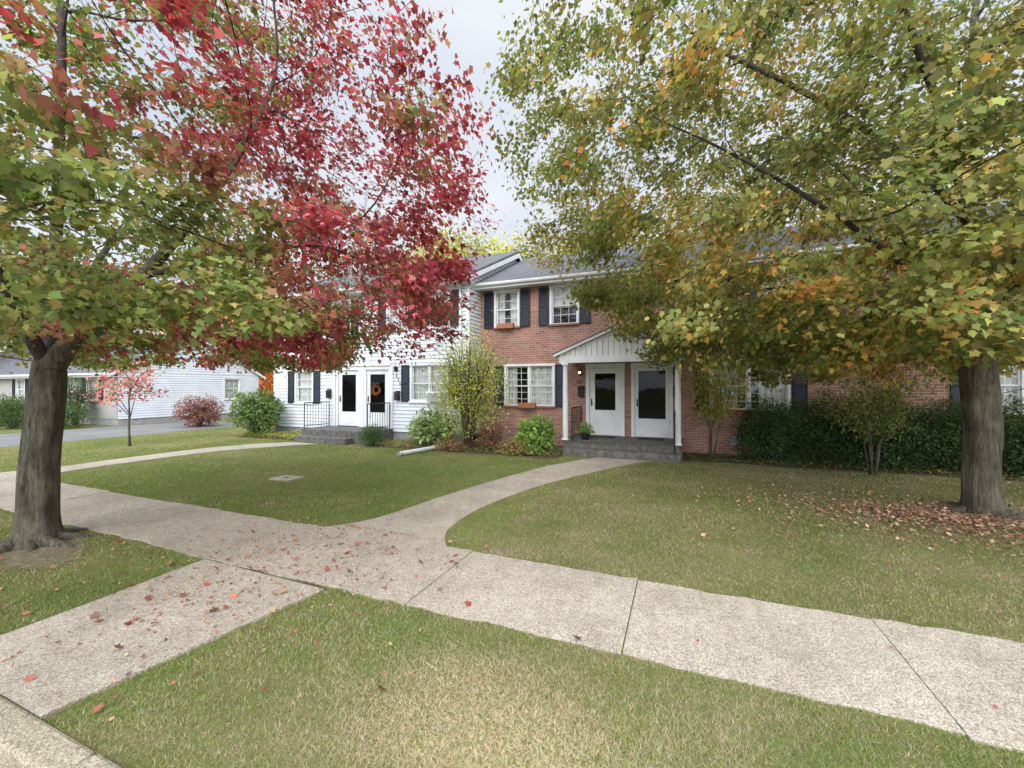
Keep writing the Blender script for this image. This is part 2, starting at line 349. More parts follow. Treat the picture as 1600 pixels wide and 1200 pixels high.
def cover(name,x0,x1,y0,y1,n,cols,size=.07,zz=.12):
    X=rng.uniform(x0,x1,n);Y=rng.uniform(y0,y1,n); hh=zz*(.5+.5*vnoise(X,Y,4,21)).clip(0.05,1.2)
    P=np.stack([X,Y,.01+hh*rng.uniform(0,1,n)],1); a=rng.uniform(0,6.28,n)
    T=np.stack([np.cos(a),np.sin(a),rng.uniform(-.2,.6,n)],1); Nn=np.stack([rng.normal(0,.4,n),rng.normal(0,.4,n),np.ones(n)],1)
    leaves(name,P,T,Nn,size*rng.uniform(.6,1.3,n),palette(n,cols,[1]*len(cols),.25),OVAL,'leaf',kind='stuff')
cover('ground_cover',-9.1,-3.0,10.4,11.8,5200,[(.15,.23,.06),(.24,.33,.1),(.38,.32,.13),(.32,.16,.1)],.07,.22)
cover('ground_cover',.1,9,11.3,12.3,5500,[(.11,.18,.06),(.17,.23,.08),(.32,.21,.11)],.07,.16)
cover('ground_cover',-15.3,-12.2,10.6,11.7,3000,[(.18,.28,.07),(.34,.37,.09),(.46,.39,.12)],.08,.3)
# ---------------------------------------------------------------- trees
def spacecol(seeds,att,step,infl,kill,iters,trop=(0,0,.05)):
    pos=[];par=[]
    for pl in seeds:
        pi=pl[0]
        for p in pl[1]:
            pos.append(np.array(p,float)); par.append(pi); pi=len(pos)-1
    A=att.copy(); nd=np.full(len(A),1e9); ni=np.zeros(len(A),int)
    def upd(idx):
        nonlocal nd,ni
        Q=np.array([pos[i] for i in idx]); 
        for s in range(0,len(A),2000):
            a_=A[s:s+2000]; D=(a_*a_).sum(1)[:,None]+(Q*Q).sum(1)[None]-2*a_@Q.T; k=D.argmin(1); d=np.sqrt(np.maximum(D[np.arange(len(k)),k],0)); be=d<nd[s:s+2000]
            nd[s:s+2000][be]=d[be]; ni[s:s+2000][be]=np.array(idx)[k[be]]
    upd(list(range(len(pos)))); trop=np.array(trop); done=set()
    for it in range(iters):
        al=(nd<infl)&(nd>kill)
        if al.sum()<3: break
        acc=np.zeros((len(pos),3)); dv=unit(A[al]-np.array(pos)[ni[al]]); np.add.at(acc,ni[al],dv); used=np.unique(ni[al]); new=[]
        for i in used:
            d=acc[i]; L=np.linalg.norm(d)
            if L<1e-3: continue
            d=d/L+trop+rng.normal(0,.12,3); d/=np.linalg.norm(d); q=pos[i]+d*step
            key=(i,round(float(q[0])*5),round(float(q[1])*5),round(float(q[2])*5))
            if key in done: continue
            done.add(key); pos.append(q); par.append(int(i)); new.append(len(pos)-1)
        if not new: break
        upd(new)
        keep=nd>kill; A=A[keep];nd=nd[keep];ni=ni[keep]
        if len(A)==0: break
    return np.array(pos),np.array(par)
def tree_mesh(empty,pos,par,rbase,tip=.0035,ex=2.25,flare=1.5,thin=1.28):
    n=len(pos); kids=[[] for _ in range(n)]
    for i,p in enumerate(par):
        if p>=0: kids[p].append(i)
    rad=np.zeros(n)
    for i in range(n-1,-1,-1):
        rad[i]=tip if not kids[i] else sum(rad[k]**ex for k in kids[i])**(1/ex)
    g=math.log(rbase/tip)/math.log(rad[0]/tip); rad=tip*(rad/tip)**g
    hier=rad.copy()
    trunkmask=np.zeros(n,bool); trunkmask[:6]=True
    rad=np.where(trunkmask,rad,np.maximum(rbase*(rad/rbase)**thin,tip*.8))
    main=[max(k,key=lambda q:hier[q]) if k else -1 for k in kids]
    for _ in range(3):
        p2=pos.copy()
        for i in range(n):
            if par[i]>=0 and main[i]>=0 and i>6: p2[i]=.5*pos[i]+.25*pos[par[i]]+.25*pos[main[i]]
        pos=p2
    b=MB(); starts=[(-1,0)]
    while starts:
        pi,i=starts.pop(); ch=[];rr=[]
        if pi>=0: ch.append(pos[pi]); rr.append(min(rad[pi],rad[i]*1.25))
        while i>=0:
            ch.append(pos[i]); rr.append(rad[i])
            for k in kids[i]:
                if k!=main[i]: starts.append((i,k))
            i=main[i]
        if len(ch)<2: continue
        ns=20 if rr[0]>.12 else (8 if rr[0]>.04 else (5 if rr[0]>.012 else 3))
        if pi<0:
            c2=[];r2=[]
            for q in range(len(ch)-1):
                m_=8 if q<8 else 2
                for s in range(m_):
                    t=s/m_; p=ch[q]*(1-t)+ch[q+1]*t; c2.append(p); z=p[2]
                    r2.append((rr[q]*(1-t)+rr[q+1]*t)*(1+(flare-1)*math.exp(-max(z,0)/.16)))
            c2.append(ch[-1]); r2.append(rr[-1]); b.tube(c2,r2,40,wob=.2)
        else: b.tube(ch,rr,ns,cap=False,m=1 if rr[0]<.10 else 0)
    b.build('trunk',['bark','twig'],empty,smooth=True)
    return pos,hier,kids
def envelope(cx,cy_,zs,rs,n,facfn,rin=.0,seed=0,cl=-.12):
    out=[]; r_=np.random.default_rng(seed); rm=max(rs)
    while len(out)<n:
        z=r_.uniform(zs[0],zs[-1]); R_=np.interp(z,zs,rs); a=r_.uniform(0,2*math.pi); q=math.sqrt(r_.uniform(0,1))
        if r_.uniform()>(R_/rm)**2: continue
        q=q**.8
        R2=R_*facfn(a,z); x=cx+math.cos(a)*R2*q; y=cy_+math.sin(a)*R2*q
        if q*R2<rin: continue
        if noise.noise(Vector((x*.6,y*.6,z*.75+seed)))<cl: continue
        if math.hypot(x,y)<3.4 and z<9: continue
        out.append((x,y,z))
    return np.array(out)
def pn(P,f,s=0):
    return np.array([noise.noise(Vector((p[0]*f+s,p[1]*f,p[2]*f))) for p in P])
def foliage(empty,pos,rad,kids,center,total,size,colfn,spread=(.2,.2,.1),name='crown',q=.70,gap=-.08,low=0,tc_=(0,0)):
    rl=np.quantile(rad,q); idx=np.where(rad<=rl)[0]; idx=idx[idx>30]
    gn=pn(pos[idx],.95,31)+.5*pn(pos[idx],2.1,7)
    P0=pos[idx]; fw=-P0[:,0]*sy+P0[:,1]*cy; rt_=P0[:,0]*cy+P0[:,1]*sy; hi=(P0[:,2]-1.85)/np.maximum(fw,.3)
    vis=(fw>.5)&(np.abs(rt_/np.maximum(fw,.3))<1.5)&(hi<1.25); wt=np.where(vis,1.0,.22)*np.clip((gn-gap)*5,.08,1)*rng.choice([.1,1,2.0],len(idx),p=[.3,.4,.3])
    wt=wt*(1+low*np.exp(-((P0[:,2]-3.0)/1.1)**2))
    src=rng.choice(idx,total,p=wt/wt.sum()); n=len(src); P=pos[src]+rng.normal(0,1,(n,3))*np.array(spread)
    P[:,2]-=.05
    dd_=np.linalg.norm(P-np.array([0,0,1.85]),axis=1); kp=dd_>3.2; P=P[kp]; src=src[kp]; n=len(P)
    sprayT=rng.normal(0,.45,(len(pos),3)); sprayN=rng.normal(0,.35,(len(pos),3))
    out=P-np.array(center); out[:,2]*=.2; out=unit(out)
    T=out*.6+rng.normal(0,.45,(n,3))+sprayT[src]; T[:,2]-=.7
    Nn=np.stack([rng.normal(0,.34,n),rng.normal(0,.34,n),np.ones(n)],1)+out*.5+sprayN[src]
    S=size*rng.uniform(.5,1.25,n)
    C=colfn(P)*(1+.16*rng.normal(0,1,len(pos))[src])[:,None]
    leaves(name,P,T,Nn,S,C,MAPLE,'leaf',empty)
    return n
# left maple
lt=thing('maple_tree',(-7.1,2.5,0),'large maple with crimson and green autumn leaves beside the pavement','tree')
att=envelope(-7.1,2.5,[2.25,2.8,4.6,5.4,6.4,7.5,9.5,10.5],[4.9,5.4,5.6,5.2,4.4,3.5,2.2,.6],6200,lambda a,z:1+.06*math.sin(3*a+z),.7,3,-.18)
att=att[~((att[:,2]<2.8)&(np.hypot(att[:,0]+7.1,att[:,1]-2.5)<1.0))]
ex_=np.random.default_rng(4); k=420; at2=np.stack([-6.9+ex_.normal(0,1.5,k),2.3+ex_.normal(0,1.0,k),ex_.uniform(2.35,3.8,k)],1)
at2=at2[(np.hypot(at2[:,0]+7.1,at2[:,1]-2.5)>.5)&(np.hypot(at2[:,0],at2[:,1])>3.4)]; att=np.concatenate([att,at2])
seeds=[(-1,[(-7.1,2.5,-.1),(-7.09,2.5,.4),(-7.08,2.5,.9),(-7.07,2.52,1.35),(-7.06,2.53,1.75),(-7.05,2.55,2.1)]),
 (5,[(-7.12,2.6,2.5),(-7.2,2.65,3.1),(-7.25,2.7,3.9),(-7.25,2.7,4.8),(-7.2,2.7,5.7),(-7.2,2.7,6.6)]),
 (5,[(-6.85,2.62,2.38),(-6.5,2.78,2.72),(-6.05,3.0,3.15),(-5.6,3.2,3.65),(-5.3,3.4,4.25),(-5.1,3.6,4.9),(-4.9,3.8,5.6)]),
 (4,[(-7.3,2.65,2.1),(-7.65,2.9,2.6),(-8.1,3.3,3.3),(-8.5,3.7,4.2)]),
 (5,[(-6.9,2.3,2.5),(-6.65,1.95,3.1),(-6.4,1.6,3.9),(-6.2,1.3,4.7)]),
 (14,[(-5.5,3.3,3.35),(-4.8,3.55,3.55),(-4.1,3.9,3.75)])]
pos,par=spacecol(seeds,att,.2,2.2,.27,75)
pos,rad,kids=tree_mesh(lt,pos,par,.165,tip=.0038,flare=1.6)
def cfl(P):
    n=len(P); lat=(P[:,0]+7.1)*cy+(P[:,1]-2.5)*sy; fwd=-(P[:,0]+7.1)*sy+(P[:,1]-2.5)*cy
    nz=pn(P,.5,4.1); nz2=pn(P,1.5,9)
    f=(lat-1.9)*.32+nz*1.6+nz2*.95+np.clip(fwd,-3,1.0)*.26+.05+rng.normal(0,.13,n)
    red=palette(n,[(.44,.075,.11),(.33,.045,.07),(.52,.17,.20),(.22,.038,.045),(.37,.14,.09)],[3,3,1.6,2,2],.2)
    mid=palette(n,[(.34,.14,.085),(.28,.18,.08),(.38,.23,.09),(.23,.09,.06)],[2,2,1.2,1.5],.18)
    gr=palette(n,[(.17,.22,.06),(.23,.275,.075),(.31,.29,.085),(.12,.16,.048)],[3,3,2,1.5],.18)
    a=np.clip((f+.25)/.3,0,1)[:,None]; b_=np.clip((f-.15)/.3,0,1)[:,None]
    return (gr*(1-a)+mid*a)*(1-b_)+red*b_
nL=foliage(lt,pos,rad,kids,(-7.1,2.5,3.8),96000,.068,cfl,(.14,.14,.07),gap=-.14,low=.9)
print('left',len(pos),nL)
# right maple
rt=thing('maple_tree',(4.15,8.3,0),'large maple with olive green and orange leaves on the lawn','tree')
ang=math.atan2(-8.3,-4.15)
def fr(a,z):
    d=math.cos(a-ang); return 1-.2*max(d,0)**2
att=envelope(4.15,8.3,[2.0,2.5,3.2,4.2,5.2,6.5,8.2,10,12],[3.6,4.8,5.8,6.8,7.5,8.1,7.7,5.4,1.5],9500,fr,.9,7,-.2)
att=att[~((att[:,2]<2.6)&(np.hypot(att[:,0]-4.15,att[:,1]-8.3)<.8))]
ex_=np.random.default_rng(6); k=900; at2=np.stack([3.6+ex_.normal(0,1.3,k),6.9+ex_.normal(0,1.0,k),ex_.uniform(2.1,5.2,k)],1)
k=650; at3=np.stack([ex_.uniform(-.6,3.0,k),ex_.uniform(8.4,10.9,k),ex_.uniform(2.35,4.4,k)],1); k=500; at4=np.stack([ex_.uniform(4.6,7.5,k),ex_.uniform(7.2,10.9,k),ex_.uniform(2.2,5.5,k)],1)
k=600; at5=np.stack([4.0+ex_.normal(0,.75,k),7.2+ex_.normal(0,.55,k),ex_.uniform(2.3,6.5,k)],1); at5=at5[np.hypot(at5[:,0]-4.15,at5[:,1]-8.3)>.4]
att=np.concatenate([att,at2,at3,at4,at5])
att=att[~((att[:,1]>11.9)&(att[:,2]<6.9))]
seeds=[(-1,[(4.15,8.3,-.1),(4.13,8.3,.5),(4.14,8.31,1.1),(4.12,8.3,1.7),(4.1,8.3,2.3),(4.08,8.3,2.8)]),
 (5,[(4.1,8.32,3.4),(4.15,8.35,4.1),(4.15,8.4,4.9),(4.1,8.4,5.8),(4.1,8.4,6.8),(4.15,8.4,7.8)]),
 (5,[(3.7,8.1,3.2),(3.2,7.9,3.8),(2.7,7.6,4.4),(2.2,7.4,5.0),(1.7,7.2,5.7)]),
 (4,[(3.7,8.2,2.75),(3.2,8.4,3.1),(2.6,8.6,3.4),(1.9,8.8,3.75)]),
 (5,[(4.4,7.9,3.3),(4.7,7.4,4.0),(4.8,6.9,4.8)]),
 (4,[(3.8,7.9,2.7),(3.3,7.4,3.1),(2.7,6.9,3.5),(2.0,6.4,3.95),(1.2,6.0,4.4),(.4,5.7,4.9)]),
 (6,[(3.9,8.0,4.0),(3.5,7.4,4.8),(3.0,6.8,5.7),(2.4,6.2,6.5),(1.8,5.7,7.2)]),
 (7,[(3.8,8.3,4.8),(3.2,8.1,5.5),(2.4,7.9,6.2),(1.5,7.7,6.8),(.6,7.5,7.3)])]
pos,par=spacecol(seeds,att,.23,2.6,.30,85)
pos,rad,kids=tree_mesh(rt,pos,par,.195,tip=.004,flare=1.3,thin=1.38)
def cfr(P):
    n=len(P); nz=pn(P,.6,14.1); nz2=pn(P,1.8,3)
    f=nz*1.2+nz2*.7-(P[:,2]-4.2)*.04+rng.normal(0,.2,n)
    org=palette(n,[(.56,.28,.075),(.50,.35,.10),(.44,.17,.06),(.55,.40,.13)],[2,3,1.2,1.6],.18)
    yl=palette(n,[(.34,.31,.088),(.29,.29,.078),(.41,.34,.10)],[3,3,1],.18)
    gr=palette(n,[(.165,.20,.058),(.215,.24,.072),(.12,.15,.044),(.27,.265,.088)],[3,3,1.8,1.8],.18)
    a=np.clip((f-.08)/.2,0,1)[:,None]; b_=np.clip((f-.48)/.15,0,1)[:,None]
    return (gr*(1-a)+yl*a)*(1-b_)+org*b_
nR=foliage(rt,pos,rad,kids,(4.15,8.3,4.0),142000,.08,cfr,(.17,.17,.09),q=.74,gap=-.14,low=.7)
print('right',len(pos),nR)
def simple_tree(name,x,y,H,rad_,zlow,cols,wts,nleaf,lsize,label,trunk_r=.2,nb=9,seed=1,tpl=DIAM,spread=.5,cat='tree'):
    r_=np.random.default_rng(seed); e=thing(name,(x,y,0),label,cat)
    b=MB(); top=Vector((x,y,zlow+.6*(H-zlow))); pts=[Vector((x,y,-.1))+(top-Vector((x,y,-.1)))*t+Vector((r_.normal(0,.04)*H*.1,r_.normal(0,.04)*H*.1,0)) for t in np.linspace(0,1,7)]
    b.tube(pts,[trunk_r*(1.25 if i==0 else 1-.12*i) for i in range(7)],10)
    cl=[]
    nc=nb*5
    for i in range(nb):
        a=i*2.4+r_.uniform(-.4,.4); t=r_.uniform(.35,1); p0=pts[0]+(pts[-1]-pts[0])*max(t,(zlow*.75)/max(top.z,.1)); k=r_.uniform(.5,.95)
        zt=zlow+(H-zlow)*r_.uniform(.1,.9); rr=rad_*math.sin(math.pi*min(max((zt-zlow)/(H-zlow),.12),.9))**.6*k
        p1=Vector((x+math.cos(a)*rr,y+math.sin(a)*rr,zt)); mid=(p0+p1)/2+Vector((0,0,.1*(H-zlow)))
        b.tube([p0,mid,p1],[trunk_r*.35,trunk_r*.22,trunk_r*.08],6)
        for q in range(3):
            p2=p1+Vector((r_.normal(0,.22),r_.normal(0,.22),r_.normal(0,.15)))*rad_; b.tube([mid,(mid+p2)/2+Vector((0,0,.05)),p2],[trunk_r*.15,trunk_r*.08,trunk_r*.03],5); cl.append(p2)
        cl.append(p1)
    while len(cl)<nc:
        z=r_.uniform(0,1); a=r_.uniform(0,6.28); R_=rad_*math.sin(math.pi*(.08+.87*z))**.55*math.sqrt(r_.uniform(.15,1)); cl.append(Vector((x+math.cos(a)*R_,y+math.sin(a)*R_,zlow+z*(H-zlow))))
    b.build('trunk','bark',e,smooth=True)
    cl=np.array([tuple(c) for c in cl]); ci=r_.integers(0,len(cl),nleaf); sp=rad_*.17*spread*2
    P=cl[ci]+r_.normal(0,1,(nleaf,3))*np.array([sp,sp,sp*.65]); out=P-np.array([x,y,(zlow+H)/2])
    T=unit(out)*.6+r_.normal(0,.7,(nleaf,3)); T[:,2]-=.35; Nn=unit(out)*.6+r_.normal(0,.5,(nleaf,3))+np.array([0,0,.6])
    clump_tone=(1+.35*r_.normal(0,1,len(cl)))[ci].clip(.5,1.6)  # random tone per leaf clump
    C=palette(nleaf,cols,wts,.2)*clump_tone[:,None]
    leaves('crown',P,T,Nn,lsize*r_.uniform(.6,1.3,nleaf),C,tpl,'leaf',e); return e
YG=[(.34,.35,.09),(.44,.40,.10),(.22,.26,.07)]; OR=[(.68,.26,.045),(.58,.18,.035),(.66,.36,.08)]; GR=[(.11,.16,.04),(.16,.21,.06),(.07,.11,.035)]
simple_tree('background_tree',-33.5,24,9.5,5.6,1.0,OR,[3,2,2],22000,.24,'bright orange autumn tree behind white building',.25,16,2)
simple_tree('background_tree',-27.5,27,9.0,4.6,1.0,[(.68,.28,.05),(.58,.2,.04),(.55,.36,.08)],[3,2,1.5],16000,.22,'orange autumn tree behind white building gable',.25,16,22)
simple_tree('background_tree',-42,38,11,6,2.5,[(.5,.28,.05),(.35,.3,.06)],[1,1],12000,.28,'tall orange and yellow autumn tree behind houses',.3,12,12)
simple_tree('background_tree',-13.6,27,12.8,5.0,4,YG,[2,2,2],20000,.26,'tall yellow green tree behind white house roof',.3,12,3)
simple_tree('background_tree',-5.5,30,12.2,5.0,4,[(.48,.34,.07),(.38,.32,.07),(.2,.24,.06)],[2,2,2],18000,.26,'yellow and orange tree behind brick house roof',.3,12,4)
simple_tree('background_tree',3.5,27,11.5,5.0,4,[(.45,.24,.05),(.2,.2,.05)],[1,2],14000,.26,'yellow and orange tree behind brick house roof',.3,12,5)
simple_tree('background_tree',12,26,12,5.5,4,YG,[1,1,2],12000,.26,'yellow green tree behind brick house roof',.3,12,6)
simple_tree('background_tree',-23,34,11,5.5,3,GR,[2,2,1],12000,.26,'dark green tree behind white house',.3,12,7)
simple_tree('background_tree',-50,18,10,5.5,2,GR,[2,2,1],12000,.28,'dark green tree beyond the driveway',.3,12,8)
simple_tree('background_tree',-44,9,8,4.5,1.6,[(.35,.06,.05),(.3,.14,.05),(.14,.15,.04)],[1,1,2],11000,.22,'red and green tree beyond the driveway',.2,12,9)
simple_tree('background_tree',-18,21,7.0,2.8,1.2,[(.52,.24,.05),(.42,.32,.08),(.22,.25,.07)],[2,2,2],7000,.13,'orange and green tree between white buildings',.15,12,10)
simple_tree('young_maple_tree',-16.0,7.6,2.85,.95,1.2,[(.50,.14,.14),(.48,.22,.18),(.27,.26,.1)],[2.5,2,.8],1000,.07,'young maple with pinkish red leaves by the driveway',.04,10,11,MAPLE,.5)
# ---------------------------------------------------------------- shrubs
def shrub(name,x,y,rx,ry,z0,z1,n,size,cols,wts,label,tpl=OVAL,seed=0,loose=.0,stems=7,group=None,upright=0):
    r_=np.random.default_rng(seed+50); e=thing(name,(x,y,0),label,'bush',group)
    d=unit(r_.normal(0,1,(n,3))); q=r_.uniform(0,1,n)**.42
    lob=1+.22*np.array([noise.noise(Vector((v[0]*1.8+seed,v[1]*1.8,v[2]*1.8))) for v in d])*2+r_.normal(0,.05+loose,n)
    c=np.array([x,y,(z0+z1)/2]); P=c+d*np.array([rx,ry,(z1-z0)/2])*(q*lob)[:,None]; P[:,2]=np.maximum(P[:,2],.03)
    T=d*.5+r_.normal(0,.6,(n,3)); T[:,2]+=upright-.1; Nn=d*.8+r_.normal(0,.5,(n,3))+np.array([0,0,.5])
    cn=np.array([noise.noise(Vector(tuple(p*3.1)))for p in P]); C=palette(n,cols,wts,.2)*((.55+.5*q)*(1+.5*cn))[:,None]  # inner leaves coloured darker, painted shading towards the bush core
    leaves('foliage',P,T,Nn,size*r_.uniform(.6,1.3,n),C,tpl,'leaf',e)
    b=MB()
    for i in range(stems):
        a=i*2.4; k=.75; tip=Vector((x+math.cos(a)*rx*k*r_.uniform(.3,1),y+math.sin(a)*ry*k*r_.uniform(.3,1),z0+(z1-z0)*r_.uniform(.5,.85)))
        p0=Vector((x+math.cos(a)*.06,y+math.sin(a)*.06,-.02)); md=p0.lerp(tip,.5)+Vector((0,0,.1*(z1-z0)))
        rr=.012+.006*(z1-z0); b.tube([p0,md,tip],[rr*1.3,rr,rr*.5],6)
        for q_ in range(3):
            t2=tip+Vector((r_.normal(0,.3)*rx,r_.normal(0,.3)*ry,r_.uniform(.0,.25)*(z1-z0)*.6)); b.tube([md,md.lerp(t2,.6),t2],[rr*.6,rr*.4,rr*.2],5)
    b.build('branches','bark',e,smooth=True); return e
shrub('tall_shrub',-5.8,10.9,1.1,.75,.3,3.45,10500,.07,[(.42,.45,.11),(.52,.52,.17),(.30,.37,.1)],[3,2,2],'tall loose yellow green shrub against brick house',seed=1,loose=.17,stems=11)
shrub('burgundy_shrub',-5.0,10.75,.38,.35,.1,.85,1100,.06,[(.26,.1,.09),(.2,.17,.06),(.36,.2,.12)],[2,1,1],'small burgundy shrub in front of brick wall',seed=2)
shrub('hydrangea',-3.75,11.0,.58,.5,.05,1.0,1700,.13,[(.22,.37,.085),(.3,.42,.11),(.15,.26,.06)],[2,2,1],'leafy green hydrangea below brick house window',seed=3,group='hydrangeas by the house walls')
shrub('hydrangea',-7.1,11.0,.7,.5,.05,1.1,1700,.14,[(.28,.38,.15),(.38,.45,.22),(.18,.27,.08)],[2,2,1],'pale green hydrangea below white house window',seed=4,group='hydrangeas by the house walls')
shrub('boxwood_bush',-9.0,10.5,.42,.4,0,.68,3800,.035,[(.07,.14,.035),(.11,.19,.05),(.05,.10,.03)],[2,2,1],'small round clipped boxwood beside porch steps',seed=5)
shrub('azalea_bush',-4.2,10.5,.5,.3,0,.45,1100,.055,[(.38,.32,.12),(.3,.3,.1),(.42,.2,.1)],[2,1,1],'low yellowing perennial clump at bed edge',seed=6)
shrub('azalea_bush',-6.2,10.5,.5,.3,0,.35,1000,.055,[(.42,.22,.15),(.34,.15,.1),(.3,.3,.1)],[2,1,1],'low reddish perennial clump at bed edge',seed=16)
shrub('rhododendron_bush',-14.9,11.0,1.0,.7,.1,1.75,4200,.11,[(.12,.19,.055),(.17,.25,.07),(.09,.14,.045)],[2,2,1],'large green rhododendron at corner of white house',seed=7)
shrub('burgundy_shrub',-20.9,12.6,1.15,.9,.0,1.45,4200,.085,[(.24,.09,.08),(.17,.08,.06),(.3,.15,.11)],[2,2,1],'rounded burgundy shrub beside white garage wall',seed=8)
for i,(x,y,rx,h) in enumerate([(-25.6,9.6,1.15,1.35),(-27.6,8.9,1.1,1.5),(-29.8,9.6,1.1,1.3),(-32.5,10.2,1.2,1.4),(-27.0,10.7,.8,2.5)]):
    shrub('clipped_bush',x,y,rx,rx*.9,0,h,4600,.065,[(.05,.10,.03),(.075,.135,.04),(.11,.16,.05)],[2,2,1],'rounded dark green clipped bush beside driveway building' if i<4 else 'tall conical evergreen beside driveway building',seed=20+i,group='clipped bushes by the building')
for i,(x,rx,h,y) in enumerate([(2.1,.92,1.5,11.95),(3.25,.98,1.68,11.95),(4.4,.92,1.55,11.9),(5.55,.98,1.65,11.9),(6.7,.92,1.5,11.9),(7.9,.98,1.6,11.9)]):
    shrub('yew_bush',x,y,rx,.68,-.1,h,12000,.055,[(.045,.09,.03),(.066,.125,.042),(.13,.185,.065)],[3,2,1.2],'dark green yew bush against brick wall',DIAM,30+i,group='yew bushes along the brick wall')
def multistem(x,y,H,r_,cols,label,seed,ns=5):
    e=thing('multistem_shrub',(x,y,0),label,'bush'); r=np.random.default_rng(seed); b=MB(); cl=[]
    for i in range(ns):
        a=i*1.3+r.uniform(-.3,.3); l=r.uniform(.25,.9)*r_; j=lambda s:r.normal(0,s); p=[Vector((x+math.cos(a)*.05,y+math.sin(a)*.04,-.02)),Vector((x+math.cos(a)*l*.25+j(.05),y+math.sin(a)*l*.2+j(.04),H*.3)),Vector((x+math.cos(a)*l*.55+j(.08),y+math.sin(a)*l*.5,H*.6)),Vector((x+math.cos(a)*l,y+math.sin(a)*l*.8,H*r.uniform(.8,1)))]
        b.tube(p,[.022,.017,.011,.004],7); cl+=[p[3],p[2].lerp(p[3],.5),p[2],p[1].lerp(p[2],.6)]
        for q in range(5):
            s=p[1].lerp(p[3],r.uniform(.2,.9)); t=s+Vector((r.normal(0,.3),r.normal(0,.25),r.uniform(-.05,.3))); b.tube([s,t],[.007,.003],4); cl.append(t)
    b.build('branches','bark',e,smooth=True); cl=np.array([tuple(c) for c in cl]); n=3600; P=cl[r.integers(0,len(cl),n)]+r.normal(0,.14,(n,3))
    leaves('foliage',P,r.normal(0,.6,(n,3))-np.array([0,0,.3]),r.normal(0,.5,(n,3))+np.array([0,0,1]),.065*r.uniform(.6,1.3,n),palette(n,cols,[1]*len(cols),.2),OVAL,'leaf',e)
multistem(.72,11.75,2.6,.7,[(.36,.38,.1),(.26,.31,.08),(.46,.38,.1)],'slender many stemmed shrub with yellowing leaves',1)
multistem(3.75,10.95,2.1,.65,[(.16,.22,.07),(.27,.29,.09)],'many stemmed shrub with sparse green leaves',2)
# ---------------------------------------------------------------- houses
def wall_open(b,x0,x1,z0,z1,ops,depth=.12,m=0):
    xs=sorted({x0,x1,*[o[0] for o in ops],*[o[1] for o in ops]}); zs=sorted({z0,z1,*[o[2] for o in ops],*[o[3] for o in ops]})
    for i in range(len(xs)-1):
        for j in range(len(zs)-1):
            mx=(xs[i]+xs[i+1])/2; mz=(zs[j]+zs[j+1])/2
            if any(o[0]<mx<o[1] and o[2]<mz<o[3] for o in ops): continue
            b.add([(xs[i],0,zs[j]),(xs[i+1],0,zs[j]),(xs[i+1],0,zs[j+1]),(xs[i],0,zs[j+1])],[(0,1,2,3)],m)
    for o in ops:
        a,c,d,e=o; D=depth
        b.add([(a,0,d),(c,0,d),(c,0,e),(a,0,e),(a,D,d),(c,D,d),(c,D,e),(a,D,e)],[(0,4,5,1),(1,5,6,2),(2,6,7,3),(3,7,4,0)],m)
def clap(b,x0,x1,z0,z1,ops,course=.125,lim=None):
    z=z0
    while z<z1-.01:
        zt=min(z+course,z1); mz=(z+zt)/2; iv=[(x0,x1)] if lim is None else [lim(mz)]
        for o in ops:
            if o[2]<mz<o[3]:
                nv=[]
                for a,c in iv:
                    if o[1]<=a or o[0]>=c: nv.append((a,c)); continue
                    if o[0]>a: nv.append((a,o[0]))
                    if o[1]<c: nv.append((o[1],c))
                iv=nv
        for a,c in iv:
            if c-a<.02: continue
            b.add([(a,-.032,z+.014),(c,-.032,z+.014),(c,-.003,zt+.01),(a,-.003,zt+.01),(a,0,z),(c,0,z)],[(0,1,2,3),(4,5,1,0)])
        z+=course
